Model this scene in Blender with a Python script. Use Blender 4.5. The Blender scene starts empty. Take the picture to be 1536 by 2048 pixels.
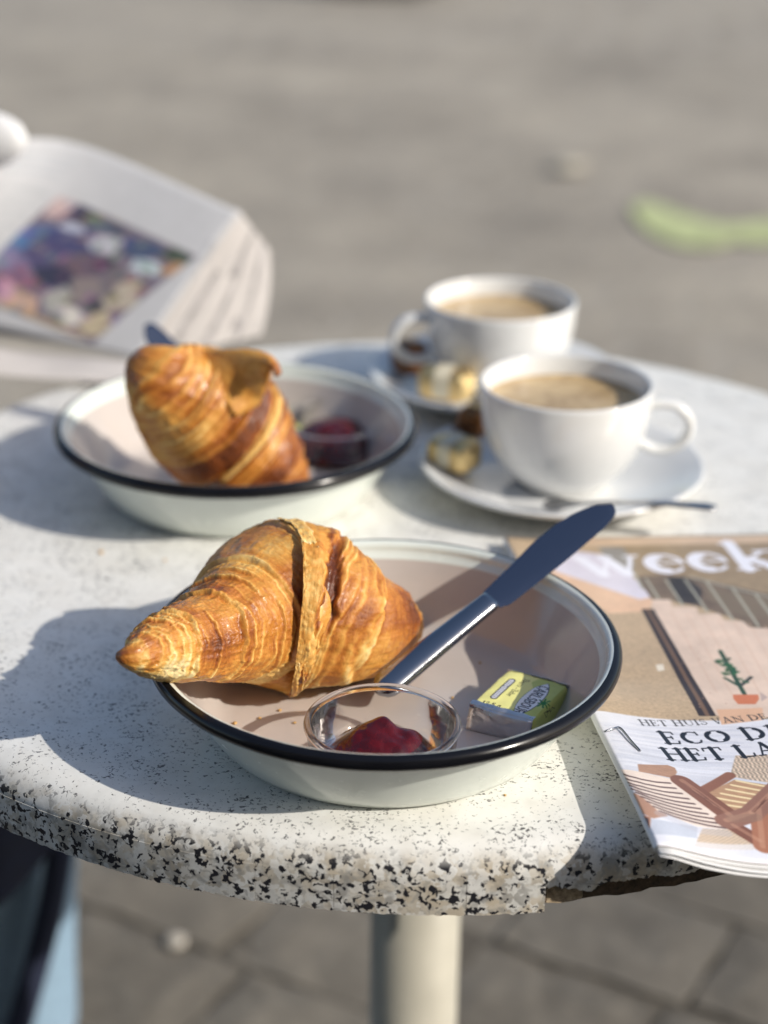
import bpy, bmesh, math, random
import numpy as np
from mathutils import Vector, Matrix

random.seed(7); rng = np.random.default_rng(7)
S = bpy.context.scene
COL = S.collection
# ------------------------------------------------------------------ camera
F, PITCH, ROLL, CAMH = 3600.0, math.radians(23.69), math.radians(-0.70), 0.471
_c, _s = math.cos(PITCH), math.sin(PITCH)
FW = np.array([0, _c, -_s]); UP0 = np.array([0, _s, _c]); RT0 = np.array([1.0, 0, 0])
RT = math.cos(ROLL)*RT0 - math.sin(ROLL)*UP0
UP = math.sin(ROLL)*RT0 + math.cos(ROLL)*UP0
cam_d = bpy.data.cameras.new('camera'); cam = bpy.data.objects.new('camera', cam_d); COL.objects.link(cam)
cam.matrix_world = Matrix(((RT[0], UP[0], -FW[0], 0), (RT[1], UP[1], -FW[1], 0), (RT[2], UP[2], -FW[2], CAMH), (0, 0, 0, 1)))
cam_d.sensor_fit = 'VERTICAL'; cam_d.sensor_height = 36; cam_d.sensor_width = 27
cam_d.lens = 36*F/2048
cam_d.clip_start = 0.02; cam_d.clip_end = 400
cam_d.dof.use_dof = True; cam_d.dof.focus_distance = 0.874; cam_d.dof.aperture_fstop = 3.7
S.camera = cam
# ------------------------------------------------------------------ world, sun, exposure
SUN_EL, SUN_AZ = math.radians(32.5), math.radians(26.5)          # azimuth: turned from +x towards the camera
SUN_DIR = Vector((math.cos(SUN_AZ)*math.cos(SUN_EL), -math.sin(SUN_AZ)*math.cos(SUN_EL), math.sin(SUN_EL)))
W = bpy.data.worlds.new('World'); S.world = W; W.use_nodes = True
wn = W.node_tree; wn.nodes.clear()
sky = wn.nodes.new('ShaderNodeTexSky'); sky.sky_type = 'NISHITA'; sky.sun_disc = False
sky.sun_elevation = SUN_EL; sky.sun_rotation = math.atan2(SUN_DIR.x, SUN_DIR.y)
sky.air_density = 1.0; sky.dust_density = 1.6; sky.ozone_density = 0.6
bg = wn.nodes.new('ShaderNodeBackground'); bg.inputs[1].default_value = 0.118
wo = wn.nodes.new('ShaderNodeOutputWorld')
wn.links.new(sky.outputs[0], bg.inputs[0]); wn.links.new(bg.outputs[0], wo.inputs[0])
sd = bpy.data.lights.new('sun', 'SUN'); sun = bpy.data.objects.new('sun', sd); COL.objects.link(sun)
sd.energy = 3.45; sd.angle = math.radians(0.5); sd.color = (1.0, 0.94, 0.84)
sun.rotation_euler = SUN_DIR.to_track_quat('Z', 'Y').to_euler(); sun.location = (3, -1, 3)
S.view_settings.view_transform = 'Standard'; S.view_settings.look = 'None'
S.view_settings.gamma = 1; S.view_settings.use_curve_mapping = False
S.cycles.sample_clamp_indirect = 4.0
S.view_settings.exposure = 0.33

# ------------------------------------------------------------------ helpers
def at(px, py, z):
    """point of the place at height z that the photograph shows at pixel (px, py)"""
    d = FW + RT*(px-768)/F + UP*(1024-py)/F
    return np.array([0, 0, CAMH]) + d*((z-CAMH)/d[2])
def depth(p): return float((np.asarray(p)-[0, 0, CAMH]) @ FW)
def tag(o, label=None, cat=None, group=None, kind=None):
    if label: o['label'] = label
    if cat: o['category'] = cat
    if group: o['group'] = group
    if kind: o['kind'] = kind
    return o
def thing(name, loc, label, cat, group=None):
    o = bpy.data.objects.new(name, None); COL.objects.link(o); o.location = tuple(loc); o.empty_display_size = .02
    return tag(o, label, cat, group)
def wloc(o):
    l = Vector((0, 0, 0))
    while o is not None: l = l + o.location; o = o.parent
    return np.array(l)
def link_mesh(name, me, parent=None):
    o = bpy.data.objects.new(name, me); COL.objects.link(o)
    if parent is not None: o.parent = parent
    return o
def mk(name, V, Fc, mats, parent=None, smooth=True, midx=None, loc=None, uv=None):
    """one mesh object; V in world coordinates, stored relative to its parent / own origin"""
    V = np.asarray(V, float)
    base = wloc(parent) if parent is not None else (np.asarray(loc, float) if loc is not None else V.mean(0)*[1, 1, 0]+[0, 0, V[:, 2].min()])
    V = V - base
    me = bpy.data.meshes.new(name)
    Fa = None
    if isinstance(Fc, np.ndarray) and Fc.ndim == 2:
        n, k = Fc.shape
        me.vertices.add(len(V)); me.vertices.foreach_set('co', V.astype(np.float32).ravel())
        me.loops.add(n*k); me.loops.foreach_set('vertex_index', Fc.astype(np.int32).ravel())
        me.polygons.add(n); me.polygons.foreach_set('loop_start', (np.arange(n)*k).astype(np.int32))
        me.polygons.foreach_set('loop_total', np.full(n, k, np.int32))
        me.update(calc_edges=True)
    else:
        me.from_pydata([tuple(v) for v in V], [], [tuple(int(i) for i in f) for f in Fc])
    for m in (mats if isinstance(mats, (list, tuple)) else [mats]): me.materials.append(m)
    if midx is not None: me.polygons.foreach_set('material_index', np.asarray(midx, np.int32))
    me.polygons.foreach_set('use_smooth', [bool(smooth)]*len(me.polygons))
    if uv is not None:
        l = me.uv_layers.new(name='UVMap'); vi = np.empty(len(me.loops), np.int32); me.loops.foreach_get('vertex_index', vi)
        l.data.foreach_set('uv', np.asarray(uv, np.float32)[vi].ravel())
    me.validate(); me.update()
    o = link_mesh(name, me, parent)
    if parent is None: o.location = tuple(base)
    return o
def grid_faces(n, m, wrap_v=False, off=0):
    i = np.arange(n-1)[:, None]; j = np.arange(m if wrap_v else m-1)[None, :]
    j2 = (j+1) % m
    return np.stack([i*m+j+0*i, i*m+j2+0*i, (i+1)*m+j2, (i+1)*m+j], -1).reshape(-1, 4)+off
def lathe(prof, c, n=96, mat_of=None):
    """profile [(r, z)] round the vertical axis at c; returns V, F(list), per-face row index"""
    prof = np.asarray(prof, float); k = len(prof); a = np.linspace(0, 2*np.pi, n, endpoint=False)
    V = np.stack([c[0]+prof[:, 0][:, None]*np.cos(a), c[1]+prof[:, 0][:, None]*np.sin(a), c[2]+prof[:, 1][:, None]+0*a], -1).reshape(-1, 3)
    Fc = grid_faces(k, n, True)
    rows = np.repeat(np.arange(k-1), n)
    return V, Fc, rows
def smooth_path(pts, sub=6):
    pts = np.asarray(pts, float); out = []
    P = np.vstack([2*pts[0]-pts[1], pts, 2*pts[-1]-pts[-2]])
    for i in range(1, len(P)-2):
        for t in np.linspace(0, 1, sub, endpoint=False):
            a, b, c_, d = P[i-1], P[i], P[i+1], P[i+2]
            out.append(.5*((2*b)+(-a+c_)*t+(2*a-5*b+4*c_-d)*t*t+(-a+3*b-3*c_+d)*t**3))
    out.append(pts[-1]); return np.array(out)
def tube(path, rad, n=14, cap=True):
    path = np.asarray(path, float); rad = np.broadcast_to(np.asarray(rad, float), (len(path),))
    T = np.gradient(path, axis=0); T /= np.linalg.norm(T, axis=1)[:, None]+1e-12
    ref = np.array([0, 0, 1.]) if abs(T[len(T)//2][2]) < .9 else np.array([1., 0, 0])
    V = []; a = np.linspace(0, 2*np.pi, n, endpoint=False)
    for p, t, r in zip(path, T, rad):
        e1 = np.cross(t, ref); e1 /= np.linalg.norm(e1)+1e-12; e2 = np.cross(e1, t)
        V.append(p+r*(np.cos(a)[:, None]*e1+np.sin(a)[:, None]*e2))
    V = np.array(V).reshape(-1, 3); Fc = [tuple(f) for f in grid_faces(len(path), n, True)]
    if cap:
        Fc.append(tuple(range(n))[::-1]); Fc.append(tuple(range((len(path)-1)*n, len(path)*n)))
    return V, Fc
def join(*parts):
    V = []; Fc = []; k = 0
    for v, f in parts:
        V.append(np.asarray(v)); Fc += [tuple(int(i)+k for i in q) for q in f]; k += len(v)
    return np.vstack(V), Fc
def box_vf(c, ax, ay, az):
    c, ax, ay, az = map(np.asarray, (c, ax, ay, az)); V = []
    for sx, sy, sz in ((-1,-1,-1),(1,-1,-1),(1,1,-1),(-1,1,-1),(-1,-1,1),(1,-1,1),(1,1,1),(-1,1,1)): V.append(c+sx*ax+sy*ay+sz*az)
    return np.array(V), [(0,3,2,1),(4,5,6,7),(0,1,5,4),(1,2,6,5),(2,3,7,6),(3,0,4,7)]
def bevel(o, w, seg=3):
    m = o.modifiers.new('bevel', 'BEVEL'); m.width = w; m.segments = seg; m.limit_method = 'ANGLE'; return o
def subsurf(o, k=2):
    m = o.modifiers.new('subsurf', 'SUBSURF'); m.levels = k; m.render_levels = k; return o
def solidify(o, t, off=-1):
    m = o.modifiers.new('solidify', 'SOLIDIFY'); m.thickness = t; m.offset = off; return o
# numpy noise
def _hash(ix, iy, iz, seed):
    h = (ix*374761393 + iy*668265263 + iz*1274126177 + seed*974634777) & 0xffffffff
    h = ((h ^ (h >> 13))*1103515245) & 0xffffffff; h = ((h ^ (h >> 16))*2246822519) & 0xffffffff
    return ((h ^ (h >> 15)) & 0xffffff)/float(0xffffff)
def vnoise(x, y, z=0.0, seed=0):
    x, y, z = np.broadcast_arrays(np.asarray(x, float), np.asarray(y, float), np.asarray(z, float))
    ix, iy, iz = (np.floor(q).astype(np.int64) for q in (x, y, z)); fx, fy, fz = x-ix, y-iy, z-iz
    fx, fy, fz = (q*q*q*(q*(q*6-15)+10) for q in (fx, fy, fz)); r = 0
    for a in (0, 1):
        for b in (0, 1):
            for c_ in (0, 1):
                r = r + _hash(ix+a, iy+b, iz+c_, seed)*(fx if a else 1-fx)*(fy if b else 1-fy)*(fz if c_ else 1-fz)
    return r*2-1
def fbm(x, y, z=0.0, seed=0, o=3):
    r = 0; a = 1.; t = 0
    for k in range(o): r = r+a*vnoise(x*2**k, y*2**k, np.asarray(z)*2**k, seed+k*17); t += a; a *= .5
    return r/t
def sstep(a, b, x):
    t = np.clip((x-a)/(b-a), 0, 1); return t*t*(3-2*t)

# ------------------------------------------------------------------ materials
def new_mat(name):
    m = bpy.data.materials.new(name); m.use_nodes = True; nt = m.node_tree
    return m, nt, nt.nodes['Principled BSDF']
def nd(nt, t, **kw):
    n = nt.nodes.new(t)
    for k, v in kw.items():
        if k.startswith('i_'):
            n.inputs[k[2:].replace('_', ' ')].default_value = v
        else: setattr(n, k, v)
    return n
def ramp(nt, fac, stops, interp='LINEAR'):
    r = nt.nodes.new('ShaderNodeValToRGB'); r.color_ramp.interpolation = interp
    el = r.color_ramp.elements
    while len(el) < len(stops): el.new(.5)
    for e, (p, c_) in zip(el, stops):
        e.position = p; e.color = (tuple(c_)+(1,))[:4] if not isinstance(c_, (int, float)) else (c_, c_, c_, 1)
    nt.links.new(fac, r.inputs[0]); return r.outputs[0]
def mixc(nt, fac, a, b, mode='MIX'):
    n = nt.nodes.new('ShaderNodeMix'); n.data_type = 'RGBA'; n.blend_type = mode
    for k, v in ((0, fac), (6, a), (7, b)):
        if hasattr(v, 'node'): nt.links.new(v, n.inputs[k])
        else: n.inputs[k].default_value = v if k == 0 else (tuple(v)+(1,))[:4]
    return n.outputs[2]
def math_n(nt, op, a, b=None):
    n = nt.nodes.new('ShaderNodeMath'); n.operation = op
    for k, v in ((0, a), (1, b)):
        if v is None: continue
        if hasattr(v, 'node'): nt.links.new(v, n.inputs[k])
        else: n.inputs[k].default_value = v
    return n.outputs[0]
def noise_n(nt, scale, detail=3, rough=.55, vec=None, dist=0):
    n = nt.nodes.new('ShaderNodeTexNoise'); n.inputs['Scale'].default_value = scale; n.inputs['Detail'].default_value = detail
    n.inputs['Roughness'].default_value = rough; n.inputs['Distortion'].default_value = dist
    if vec is not None: nt.links.new(vec, n.inputs['Vector'])
    return n.outputs['Fac']
def objvec(nt, scale=None, rot=None):
    tc = nt.nodes.new('ShaderNodeTexCoord'); v = tc.outputs['Object']
    if scale or rot:
        mp = nt.nodes.new('ShaderNodeMapping'); nt.links.new(v, mp.inputs[0])
        if scale: mp.inputs['Scale'].default_value = scale
        if rot: mp.inputs['Rotation'].default_value = rot
        v = mp.outputs[0]
    return v
def bump(nt, b, h, strength=.3, dist=.001):
    n = nt.nodes.new('ShaderNodeBump'); n.inputs['Strength'].default_value = strength; n.inputs['Distance'].default_value = dist
    nt.links.new(h, n.inputs['Height']); nt.links.new(n.outputs[0], b.inputs['Normal'])
def simple(name, col, rough=.5, metal=0, var=.08, vscale=60, bmp=0, **kw):
    """principled with slight natural variation in colour and gloss"""
    m, nt, b = new_mat(name); v = objvec(nt)
    n = noise_n(nt, vscale, 4, .6, v)
    a = tuple(max(0, c_*(1-var)) for c_ in col); d = tuple(min(1, c_*(1+var)) for c_ in col)
    nt.links.new(ramp(nt, n, [(.3, a), (.7, d)]), b.inputs['Base Color'])
    nt.links.new(ramp(nt, n, [(.3, max(0, rough-.06)), (.7, min(1, rough+.06))]), b.inputs['Roughness'])
    b.inputs['Metallic'].default_value = metal
    for k, x in kw.items(): b.inputs[k.replace('_', ' ')].default_value = x
    if bmp: bump(nt, b, noise_n(nt, vscale*4, 3, .6, v), bmp, .001)
    return m

def granite():
    m, nt, b = new_mat('granite_laminate'); v = objvec(nt)
    base = ramp(nt, noise_n(nt, 70, 3, .55, v, .3), [(.25, (.72, .71, .675)), (.42, (.785, .775, .74)), (.62, (.83, .82, .785))])
    tanm = ramp(nt, noise_n(nt, 48, 3, .6, objvec(nt, (1, 1, 1), (.7, .3, 1.1)), .4), [(.46, 0.), (.60, .72)])
    geo = nt.nodes.new('ShaderNodeNewGeometry'); sep = nt.nodes.new('ShaderNodeSeparateXYZ')
    tc = nt.nodes.new('ShaderNodeTexCoord'); nt.links.new(tc.outputs["Object"], sep.inputs[0]); zt = math_n(nt, "SUBTRACT", sep.outputs[2], .74)
    # the printed pattern is coarser and darker on the edge band than on the sheet on top
    edge = ramp(nt, math_n(nt, "MULTIPLY", zt, -60.0), [(.18, 0.), (.62, 1.)])
    base = mixc(nt, math_n(nt, 'MULTIPLY', edge, .5), base, (.60, .585, .55))
    c1 = mixc(nt, math_n(nt, 'MULTIPLY', tanm, math_n(nt, 'ADD', math_n(nt, 'MULTIPLY', edge, .8), .12)), base, (.54, .46, .34))
    greym = ramp(nt, noise_n(nt, 85, 3, .6, objvec(nt, None, (.2, 1.3, .4)), .5), [(.50, 0.), (.62, .85)])
    c2 = mixc(nt, math_n(nt, 'MULTIPLY', greym, math_n(nt, 'ADD', math_n(nt, 'MULTIPLY', edge, .75), .03)), c1, (.27, .26, .245))
    cl = noise_n(nt, 46, 2, .5, objvec(nt, None, (1.2, .4, 2.)))
    fl_top = noise_n(nt, 430, 3, .6, objvec(nt, (1.0, 1.25, 1), (0, 0, .25)), .8)
    wn_ = nt.nodes.new('ShaderNodeTexNoise'); wn_.inputs['Scale'].default_value = 260; wn_.inputs['Detail'].default_value = 3; nt.links.new(v, wn_.inputs['Vector'])
    va = nt.nodes.new('ShaderNodeVectorMath'); va.operation = 'MULTIPLY_ADD'; nt.links.new(wn_.outputs['Color'], va.inputs[0]); va.inputs[1].default_value = (.0085, .0085, .0085); nt.links.new(v, va.inputs[2])
    def grains(scale):
        vo = nt.nodes.new('ShaderNodeTexVoronoi'); vo.inputs['Scale'].default_value = scale; nt.links.new(va.outputs[0], vo.inputs['Vector'])
        sc_ = nt.nodes.new('ShaderNodeSeparateColor'); nt.links.new(vo.outputs['Color'], sc_.inputs[0]); return sc_.outputs
    g1, g2 = grains(390), grains(210)
    top = math_n(nt, 'ADD', fl_top, math_n(nt, 'MULTIPLY', cl, .26))
    topm = ramp(nt, top, [(.726, 0.), (.778, .90)])
    cthr = ramp(nt, noise_n(nt, 60, 2, .5, v), [(.35, .09), (.65, .33)])
    edm = math_n(nt, 'LESS_THAN', g1[0], cthr)
    gm = mixc(nt, math_n(nt, 'MULTIPLY', edge, math_n(nt, 'MULTIPLY', math_n(nt, 'GREATER_THAN', g1[1], .76), .45)), c2, (.30, .29, .27))
    gm = mixc(nt, math_n(nt, 'MULTIPLY', edge, math_n(nt, 'MULTIPLY', math_n(nt, 'GREATER_THAN', g2[1], .72), .34)), gm, (.54, .44, .30))
    c2 = mixc(nt, math_n(nt, 'MULTIPLY', edge, math_n(nt, 'MULTIPLY', math_n(nt, 'GREATER_THAN', g2[2], .72), .55)), gm, (.84, .83, .80))
    fm = mixc(nt, edge, topm, edm)
    col = mixc(nt, fm, c2, (.022, .021, .026))
    nt.links.new(col, b.inputs['Base Color'])
    nt.links.new(ramp(nt, noise_n(nt, 40, 4, .6, v), [(.3, .30), (.7, .42)]), b.inputs['Roughness'])
    b.inputs['Specular IOR Level'].default_value = .4
    bump(nt, b, noise_n(nt, 900, 2, .5, v), .08, .0004)
    return m
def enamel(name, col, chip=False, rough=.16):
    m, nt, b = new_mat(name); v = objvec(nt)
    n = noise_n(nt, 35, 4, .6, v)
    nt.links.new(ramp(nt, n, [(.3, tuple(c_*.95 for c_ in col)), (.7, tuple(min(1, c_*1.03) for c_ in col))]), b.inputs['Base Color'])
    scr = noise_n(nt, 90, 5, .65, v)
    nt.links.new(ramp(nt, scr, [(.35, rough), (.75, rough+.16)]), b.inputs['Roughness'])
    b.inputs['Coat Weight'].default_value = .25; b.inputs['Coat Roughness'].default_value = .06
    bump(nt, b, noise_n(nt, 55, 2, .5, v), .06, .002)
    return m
def croissant_mat():
    m, nt, b = new_mat('baked_pastry')
    at_ = nt.nodes.new('ShaderNodeAttribute'); at_.attribute_name = 'bake'
    sep = nt.nodes.new('ShaderNodeSeparateColor'); nt.links.new(at_.outputs['Color'], sep.inputs[0])
    tone, gloss = sep.outputs[0], sep.outputs[1]
    v = objvec(nt)
    uvn = nt.nodes.new('ShaderNodeUVMap'); mp = nt.nodes.new('ShaderNodeMapping'); nt.links.new(uvn.outputs[0], mp.inputs[0])
    mp.inputs['Scale'].default_value = (1, .085, 1)
    fib = noise_n(nt, 520, 4, .62, mp.outputs[0], .6)
    mott = noise_n(nt, 160, 5, .65, v, .8)
    fine = noise_n(nt, 620, 3, .6, v, .5)
    t = math_n(nt, 'ADD', tone, math_n(nt, 'MULTIPLY', math_n(nt, 'SUBTRACT', mott, .5), .40))
    t = math_n(nt, 'ADD', t, math_n(nt, 'MULTIPLY', math_n(nt, 'SUBTRACT', fib, .5), .34))
    t = math_n(nt, 'ADD', t, math_n(nt, 'MULTIPLY', math_n(nt, 'SUBTRACT', fine, .5), .22))
    col = ramp(nt, t, [(0., (.88, .70, .36)), (.22, (.80, .53, .18)), (.44, (.67, .325, .064)), (.66, (.48, .170, .022)), (.86, (.27, .072, .010)), (1., (.13, .034, .009))])
    nt.links.new(col, b.inputs['Base Color'])
    r = math_n(nt, 'SUBTRACT', .58, math_n(nt, 'MULTIPLY', gloss, .38))
    nt.links.new(math_n(nt, 'ADD', r, math_n(nt, 'MULTIPLY', math_n(nt, 'SUBTRACT', fine, .5), .35)), b.inputs['Roughness'])
    nt.links.new(math_n(nt, 'MULTIPLY', gloss, .7), b.inputs['Coat Weight']); b.inputs['Coat Roughness'].default_value = .22
    b.inputs['Subsurface Weight'].default_value = .06; b.inputs['Subsurface Radius'].default_value = (.004, .0015, .0006); b.inputs['Subsurface Scale'].default_value = 1.0
    hgt = math_n(nt, 'ADD', math_n(nt, 'MULTIPLY', fib, 1.0), math_n(nt, 'MULTIPLY', fine, .6))
    hgt = math_n(nt, 'ADD', hgt, math_n(nt, 'MULTIPLY', mott, .8))
    bump(nt, b, hgt, .55, .0011)
    return m
def thin_glass():
    m, nt, b = new_mat('clear_glass_wall'); out = nt.nodes['Material Output']; nt.nodes.remove(b)
    tr = nd(nt, 'ShaderNodeBsdfTransparent'); tr.inputs[0].default_value = (.955, .955, .95, 1)
    gl = nd(nt, 'ShaderNodeBsdfGlossy'); gl.inputs['Roughness'].default_value = .03
    lw = nd(nt, 'ShaderNodeFresnel'); lw.inputs[0].default_value = 1.5
    wob = noise_n(nt, 60, 2, .5, objvec(nt)); bp = nd(nt, 'ShaderNodeBump'); bp.inputs['Strength'].default_value = .25; bp.inputs['Distance'].default_value = .003
    nt.links.new(wob, bp.inputs['Height']); nt.links.new(bp.outputs[0], gl.inputs['Normal']); nt.links.new(bp.outputs[0], lw.inputs['Normal'])
    mx = nd(nt, 'ShaderNodeMixShader'); nt.links.new(math_n(nt, 'MULTIPLY', lw.outputs[0], .80), mx.inputs[0]); nt.links.new(tr.outputs[0], mx.inputs[1]); nt.links.new(gl.outputs[0], mx.inputs[2])
    nt.links.new(mx.outputs[0], out.inputs[0]); return m
def solid_glass():
    m, nt, b = new_mat('clear_glass_bead'); b.inputs['Transmission Weight'].default_value = 1; b.inputs['Roughness'].default_value = .02
    b.inputs['IOR'].default_value = 1.48; b.inputs['Base Color'].default_value = (.97, .97, .97, 1)
    bump(nt, b, noise_n(nt, 80, 2, .5, objvec(nt)), .1, .002); return m
def jam_mat():
    m, nt, b = new_mat('red_jam'); v = objvec(nt)
    nt.links.new(ramp(nt, noise_n(nt, 130, 3, .5, v), [(.3, (.040, .0003, .0004)), (.7, (.095, .0005, .0007))]), b.inputs['Base Color'])
    b.inputs['Roughness'].default_value = .07; b.inputs['Coat Weight'].default_value = .6; b.inputs['Specular IOR Level'].default_value = .45; b.inputs['Coat Roughness'].default_value = .03
    b.inputs['Subsurface Weight'].default_value = .0; b.inputs['Subsurface Radius'].default_value = (.006, .0006, .0006); b.inputs['Subsurface Scale'].default_value = 1.
    bump(nt, b, noise_n(nt, 130, 3, .5, v), .32, .004); return m
def metal(name, col, rough=.12, bmp=.05, vs=120):
    m, nt, b = new_mat(name); v = objvec(nt)
    nt.links.new(ramp(nt, noise_n(nt, vs, 4, .6, v), [(.3, rough*.6), (.75, rough*1.7)]), b.inputs['Roughness'])
    b.inputs['Base Color'].default_value = tuple(col)+(1,); b.inputs['Metallic'].default_value = 1
    if bmp: bump(nt, b, noise_n(nt, vs*1.5, 3, .6, v), bmp, .002)
    return m
def stone_mat(name, k, w=1.0):
    m, nt, b = new_mat(name); v = objvec(nt)
    oi = nt.nodes.new('ShaderNodeObjectInfo'); geo = nt.nodes.new('ShaderNodeNewGeometry')
    rr = math_n(nt, 'FRACT', math_n(nt, 'ADD', oi.outputs['Random'], geo.outputs['Random Per Island']))
    tone = ramp(nt, rr, [(0, ((.30-.03*w)*k, (.271-.028*w)*k, (.230-.025*w)*k)), (.5, (.30*k, .270*k, .227*k)), (1, ((.30+.03*w)*k, (.271+.029*w)*k, (.230+.026*w)*k))])
    wv = nt.nodes.new('ShaderNodeVectorMath'); wv.operation = 'MULTIPLY'; nt.links.new(geo.outputs['Position'], wv.inputs[0]); wv.inputs[1].default_value = (1, 1, 1)
    big = noise_n(nt, 2.0, 4, .62, wv.outputs[0])
    fine = noise_n(nt, 45, 5, .65, wv.outputs[0])
    c1 = mixc(nt, 1.0, tone, ramp(nt, big, [(.32, (.74, .735, .73)), (.68, (1.24, 1.23, 1.20))]), 'MULTIPLY')
    c2 = mixc(nt, 1.0, c1, ramp(nt, fine, [(.25, (.72, .72, .72)), (.75, (1.22, 1.22, 1.22))]), 'MULTIPLY')
    nt.links.new(c2, b.inputs['Base Color']); b.inputs['Roughness'].default_value = .8; b.inputs['Specular IOR Level'].default_value = .25
    bump(nt, b, fine, .5, .004); return m

M = dict(
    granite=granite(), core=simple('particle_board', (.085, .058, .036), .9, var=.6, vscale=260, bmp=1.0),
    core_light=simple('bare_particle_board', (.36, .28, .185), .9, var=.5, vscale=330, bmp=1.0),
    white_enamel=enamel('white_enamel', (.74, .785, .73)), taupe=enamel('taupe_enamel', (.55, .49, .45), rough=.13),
    black=simple('black_enamel', (.006, .006, .008), .17, var=.1, Specular_IOR_Level=.35),
    pastry=croissant_mat(), glass=thin_glass(), bead=solid_glass(), jam=jam_mat(),
    steel=metal('polished_steel', (.33, .345, .375), .08, .03), blade=metal('blade_steel', (.20, .215, .26), .09, .04, 60), spoon=metal('spoon_steel', (.42, .42, .42), .14),
    porcelain=simple('white_porcelain', (.74, .745, .74), .12, var=.02, Coat_Weight=.4, Coat_Roughness=.05),
    foil=metal('crumpled_foil', (.74, .74, .76), .34, .22, 110), gold=metal('gold_foil', (.78, .59, .29), .34, .9, 230),
    paper=simple('white_paper', (.76, .76, .77), .6, var=.03), paper2=simple('page_edges', (.62, .61, .60), .7, var=.10, vscale=300),
    news=simple('newsprint', (.52, .49, .475), .85, var=.05),
    leg=simple('cream_painted_metal', (.50, .475, .405), .38, var=.06, vscale=30),
    stone=stone_mat('dark_setts', .55), slab=stone_mat('pale_setts', 1.12, .22), joint=simple('joint_sand_dark', (.086, .075, .060), .95, var=.3, vscale=40, bmp=.8), joint2=simple('joint_sand_pale', (.33, .298, .252), .95, var=.12, vscale=40, bmp=.8),
)
# ------------------------------------------------------------------ setting: ground of worn setts
GZ = -0.74
gv = np.array([[-60, -30, GZ-.018], [60, -30, GZ-.018], [60, 120, GZ-.018], [-60, 120, GZ-.018]])
ground = mk('ground', gv, [(0, 1, 2, 3)], simple('far_paving', (.33, .30, .255), .9, var=.2, vscale=3, bmp=.3), smooth=False, loc=(0, 0, GZ-.018))
tag(ground, kind='structure')
pav = bpy.data.objects.new('pavement', None); COL.objects.link(pav); pav.location = (0, 0, GZ); tag(pav, kind='structure')
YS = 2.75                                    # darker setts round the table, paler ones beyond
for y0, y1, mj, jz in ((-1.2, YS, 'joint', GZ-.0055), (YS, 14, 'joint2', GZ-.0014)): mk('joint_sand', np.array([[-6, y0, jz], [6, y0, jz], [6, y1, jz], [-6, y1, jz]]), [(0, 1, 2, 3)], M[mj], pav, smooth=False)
def stone_mesh(k, mat='stone'):
    g = np.random.default_rng(100+k); L, Wd, Hh = .1095, .0805, .035
    n, m = 6, 5; V = []
    for i in range(n):
        for j in range(m):
            x, y = (i/(n-1)*2-1), (j/(m-1)*2-1)
            e = max(abs(x)**5, abs(y)**5)
            sq = 1-.035*(abs(x)**6)*(abs(y)**6)
            V.append((x*L*sq+g.normal(0, .002), y*Wd*sq+g.normal(0, .002), -(.0036 if mat == 'stone' else .0010)*e**3+g.normal(0, .0010 if mat == 'stone' else .0005)))
    Fc = [tuple(f) for f in grid_faces(n, m)][::1]; Fc = [f[::-1] for f in Fc]
    rim = [i*m for i in range(n)]+[(n-1)*m+j for j in range(1, m)]+[i*m+m-1 for i in range(n-2, -1, -1)]+[j for j in range(m-2, 0, -1)]
    k0 = len(V); V += [(V[q][0]*1.01, V[q][1]*1.01, -Hh) for q in rim]; r = len(rim)
    Fc += [(rim[q], rim[(q+1) % r], k0+(q+1) % r, k0+q)[::1] for q in range(r)]
    me = bpy.data.meshes.new('paving_stone'); me.from_pydata(V, [], Fc); me.materials.append(M[mat])
    me.polygons.foreach_set('use_smooth', [False]*len(me.polygons)); me.update(); return me
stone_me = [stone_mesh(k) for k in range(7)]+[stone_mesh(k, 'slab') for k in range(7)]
ang = math.radians(-29); du = np.array([math.cos(ang), math.sin(ang)]); dv = np.array([-du[1], du[0]])
o0 = np.array([.091, 1.623])+dv*.0825
cand = []
for r in range(-45, 90):
    off = rng.random()*.2
    for q in range(-50, 60):
        p = o0+dv*(r*.168)+du*(q*.225+off)
        if abs(p[0]) < 5.2 and -1 < p[1] < 12.5:
            P3 = np.array([p[0], p[1], GZ]); d = depth(P3)
            px = 768+F*((P3-[0, 0, CAMH])@RT)/d if d > .1 else 9e9; py = 1024-F*((P3-[0, 0, CAMH])@UP)/d if d > .1 else 9e9
            inside = -120 < px < 1656 and -60 < py < 2230
            hidden = inside and 690 < py < 1700 and px > 260       # behind the table top
            cand.append((0 if inside and not hidden else 1, d, p))
cand.sort(key=lambda t: (t[0], t[1]))
rest = []
for k, (_, d, p) in enumerate(cand):
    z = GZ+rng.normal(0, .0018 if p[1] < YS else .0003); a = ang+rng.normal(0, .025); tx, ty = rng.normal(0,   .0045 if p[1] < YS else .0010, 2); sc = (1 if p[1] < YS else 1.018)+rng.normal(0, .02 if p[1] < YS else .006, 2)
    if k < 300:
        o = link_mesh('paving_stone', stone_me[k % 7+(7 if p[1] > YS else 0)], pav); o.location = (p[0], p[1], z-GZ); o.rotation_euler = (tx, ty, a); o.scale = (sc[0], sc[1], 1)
    else: rest.append((p, z, a, k % 7))
vs = [np.array([v.co[:] for v in m.vertices]) for m in stone_me]; fs = [np.array([p.vertices[:] for p in m.polygons]) for m in stone_me]
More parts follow.
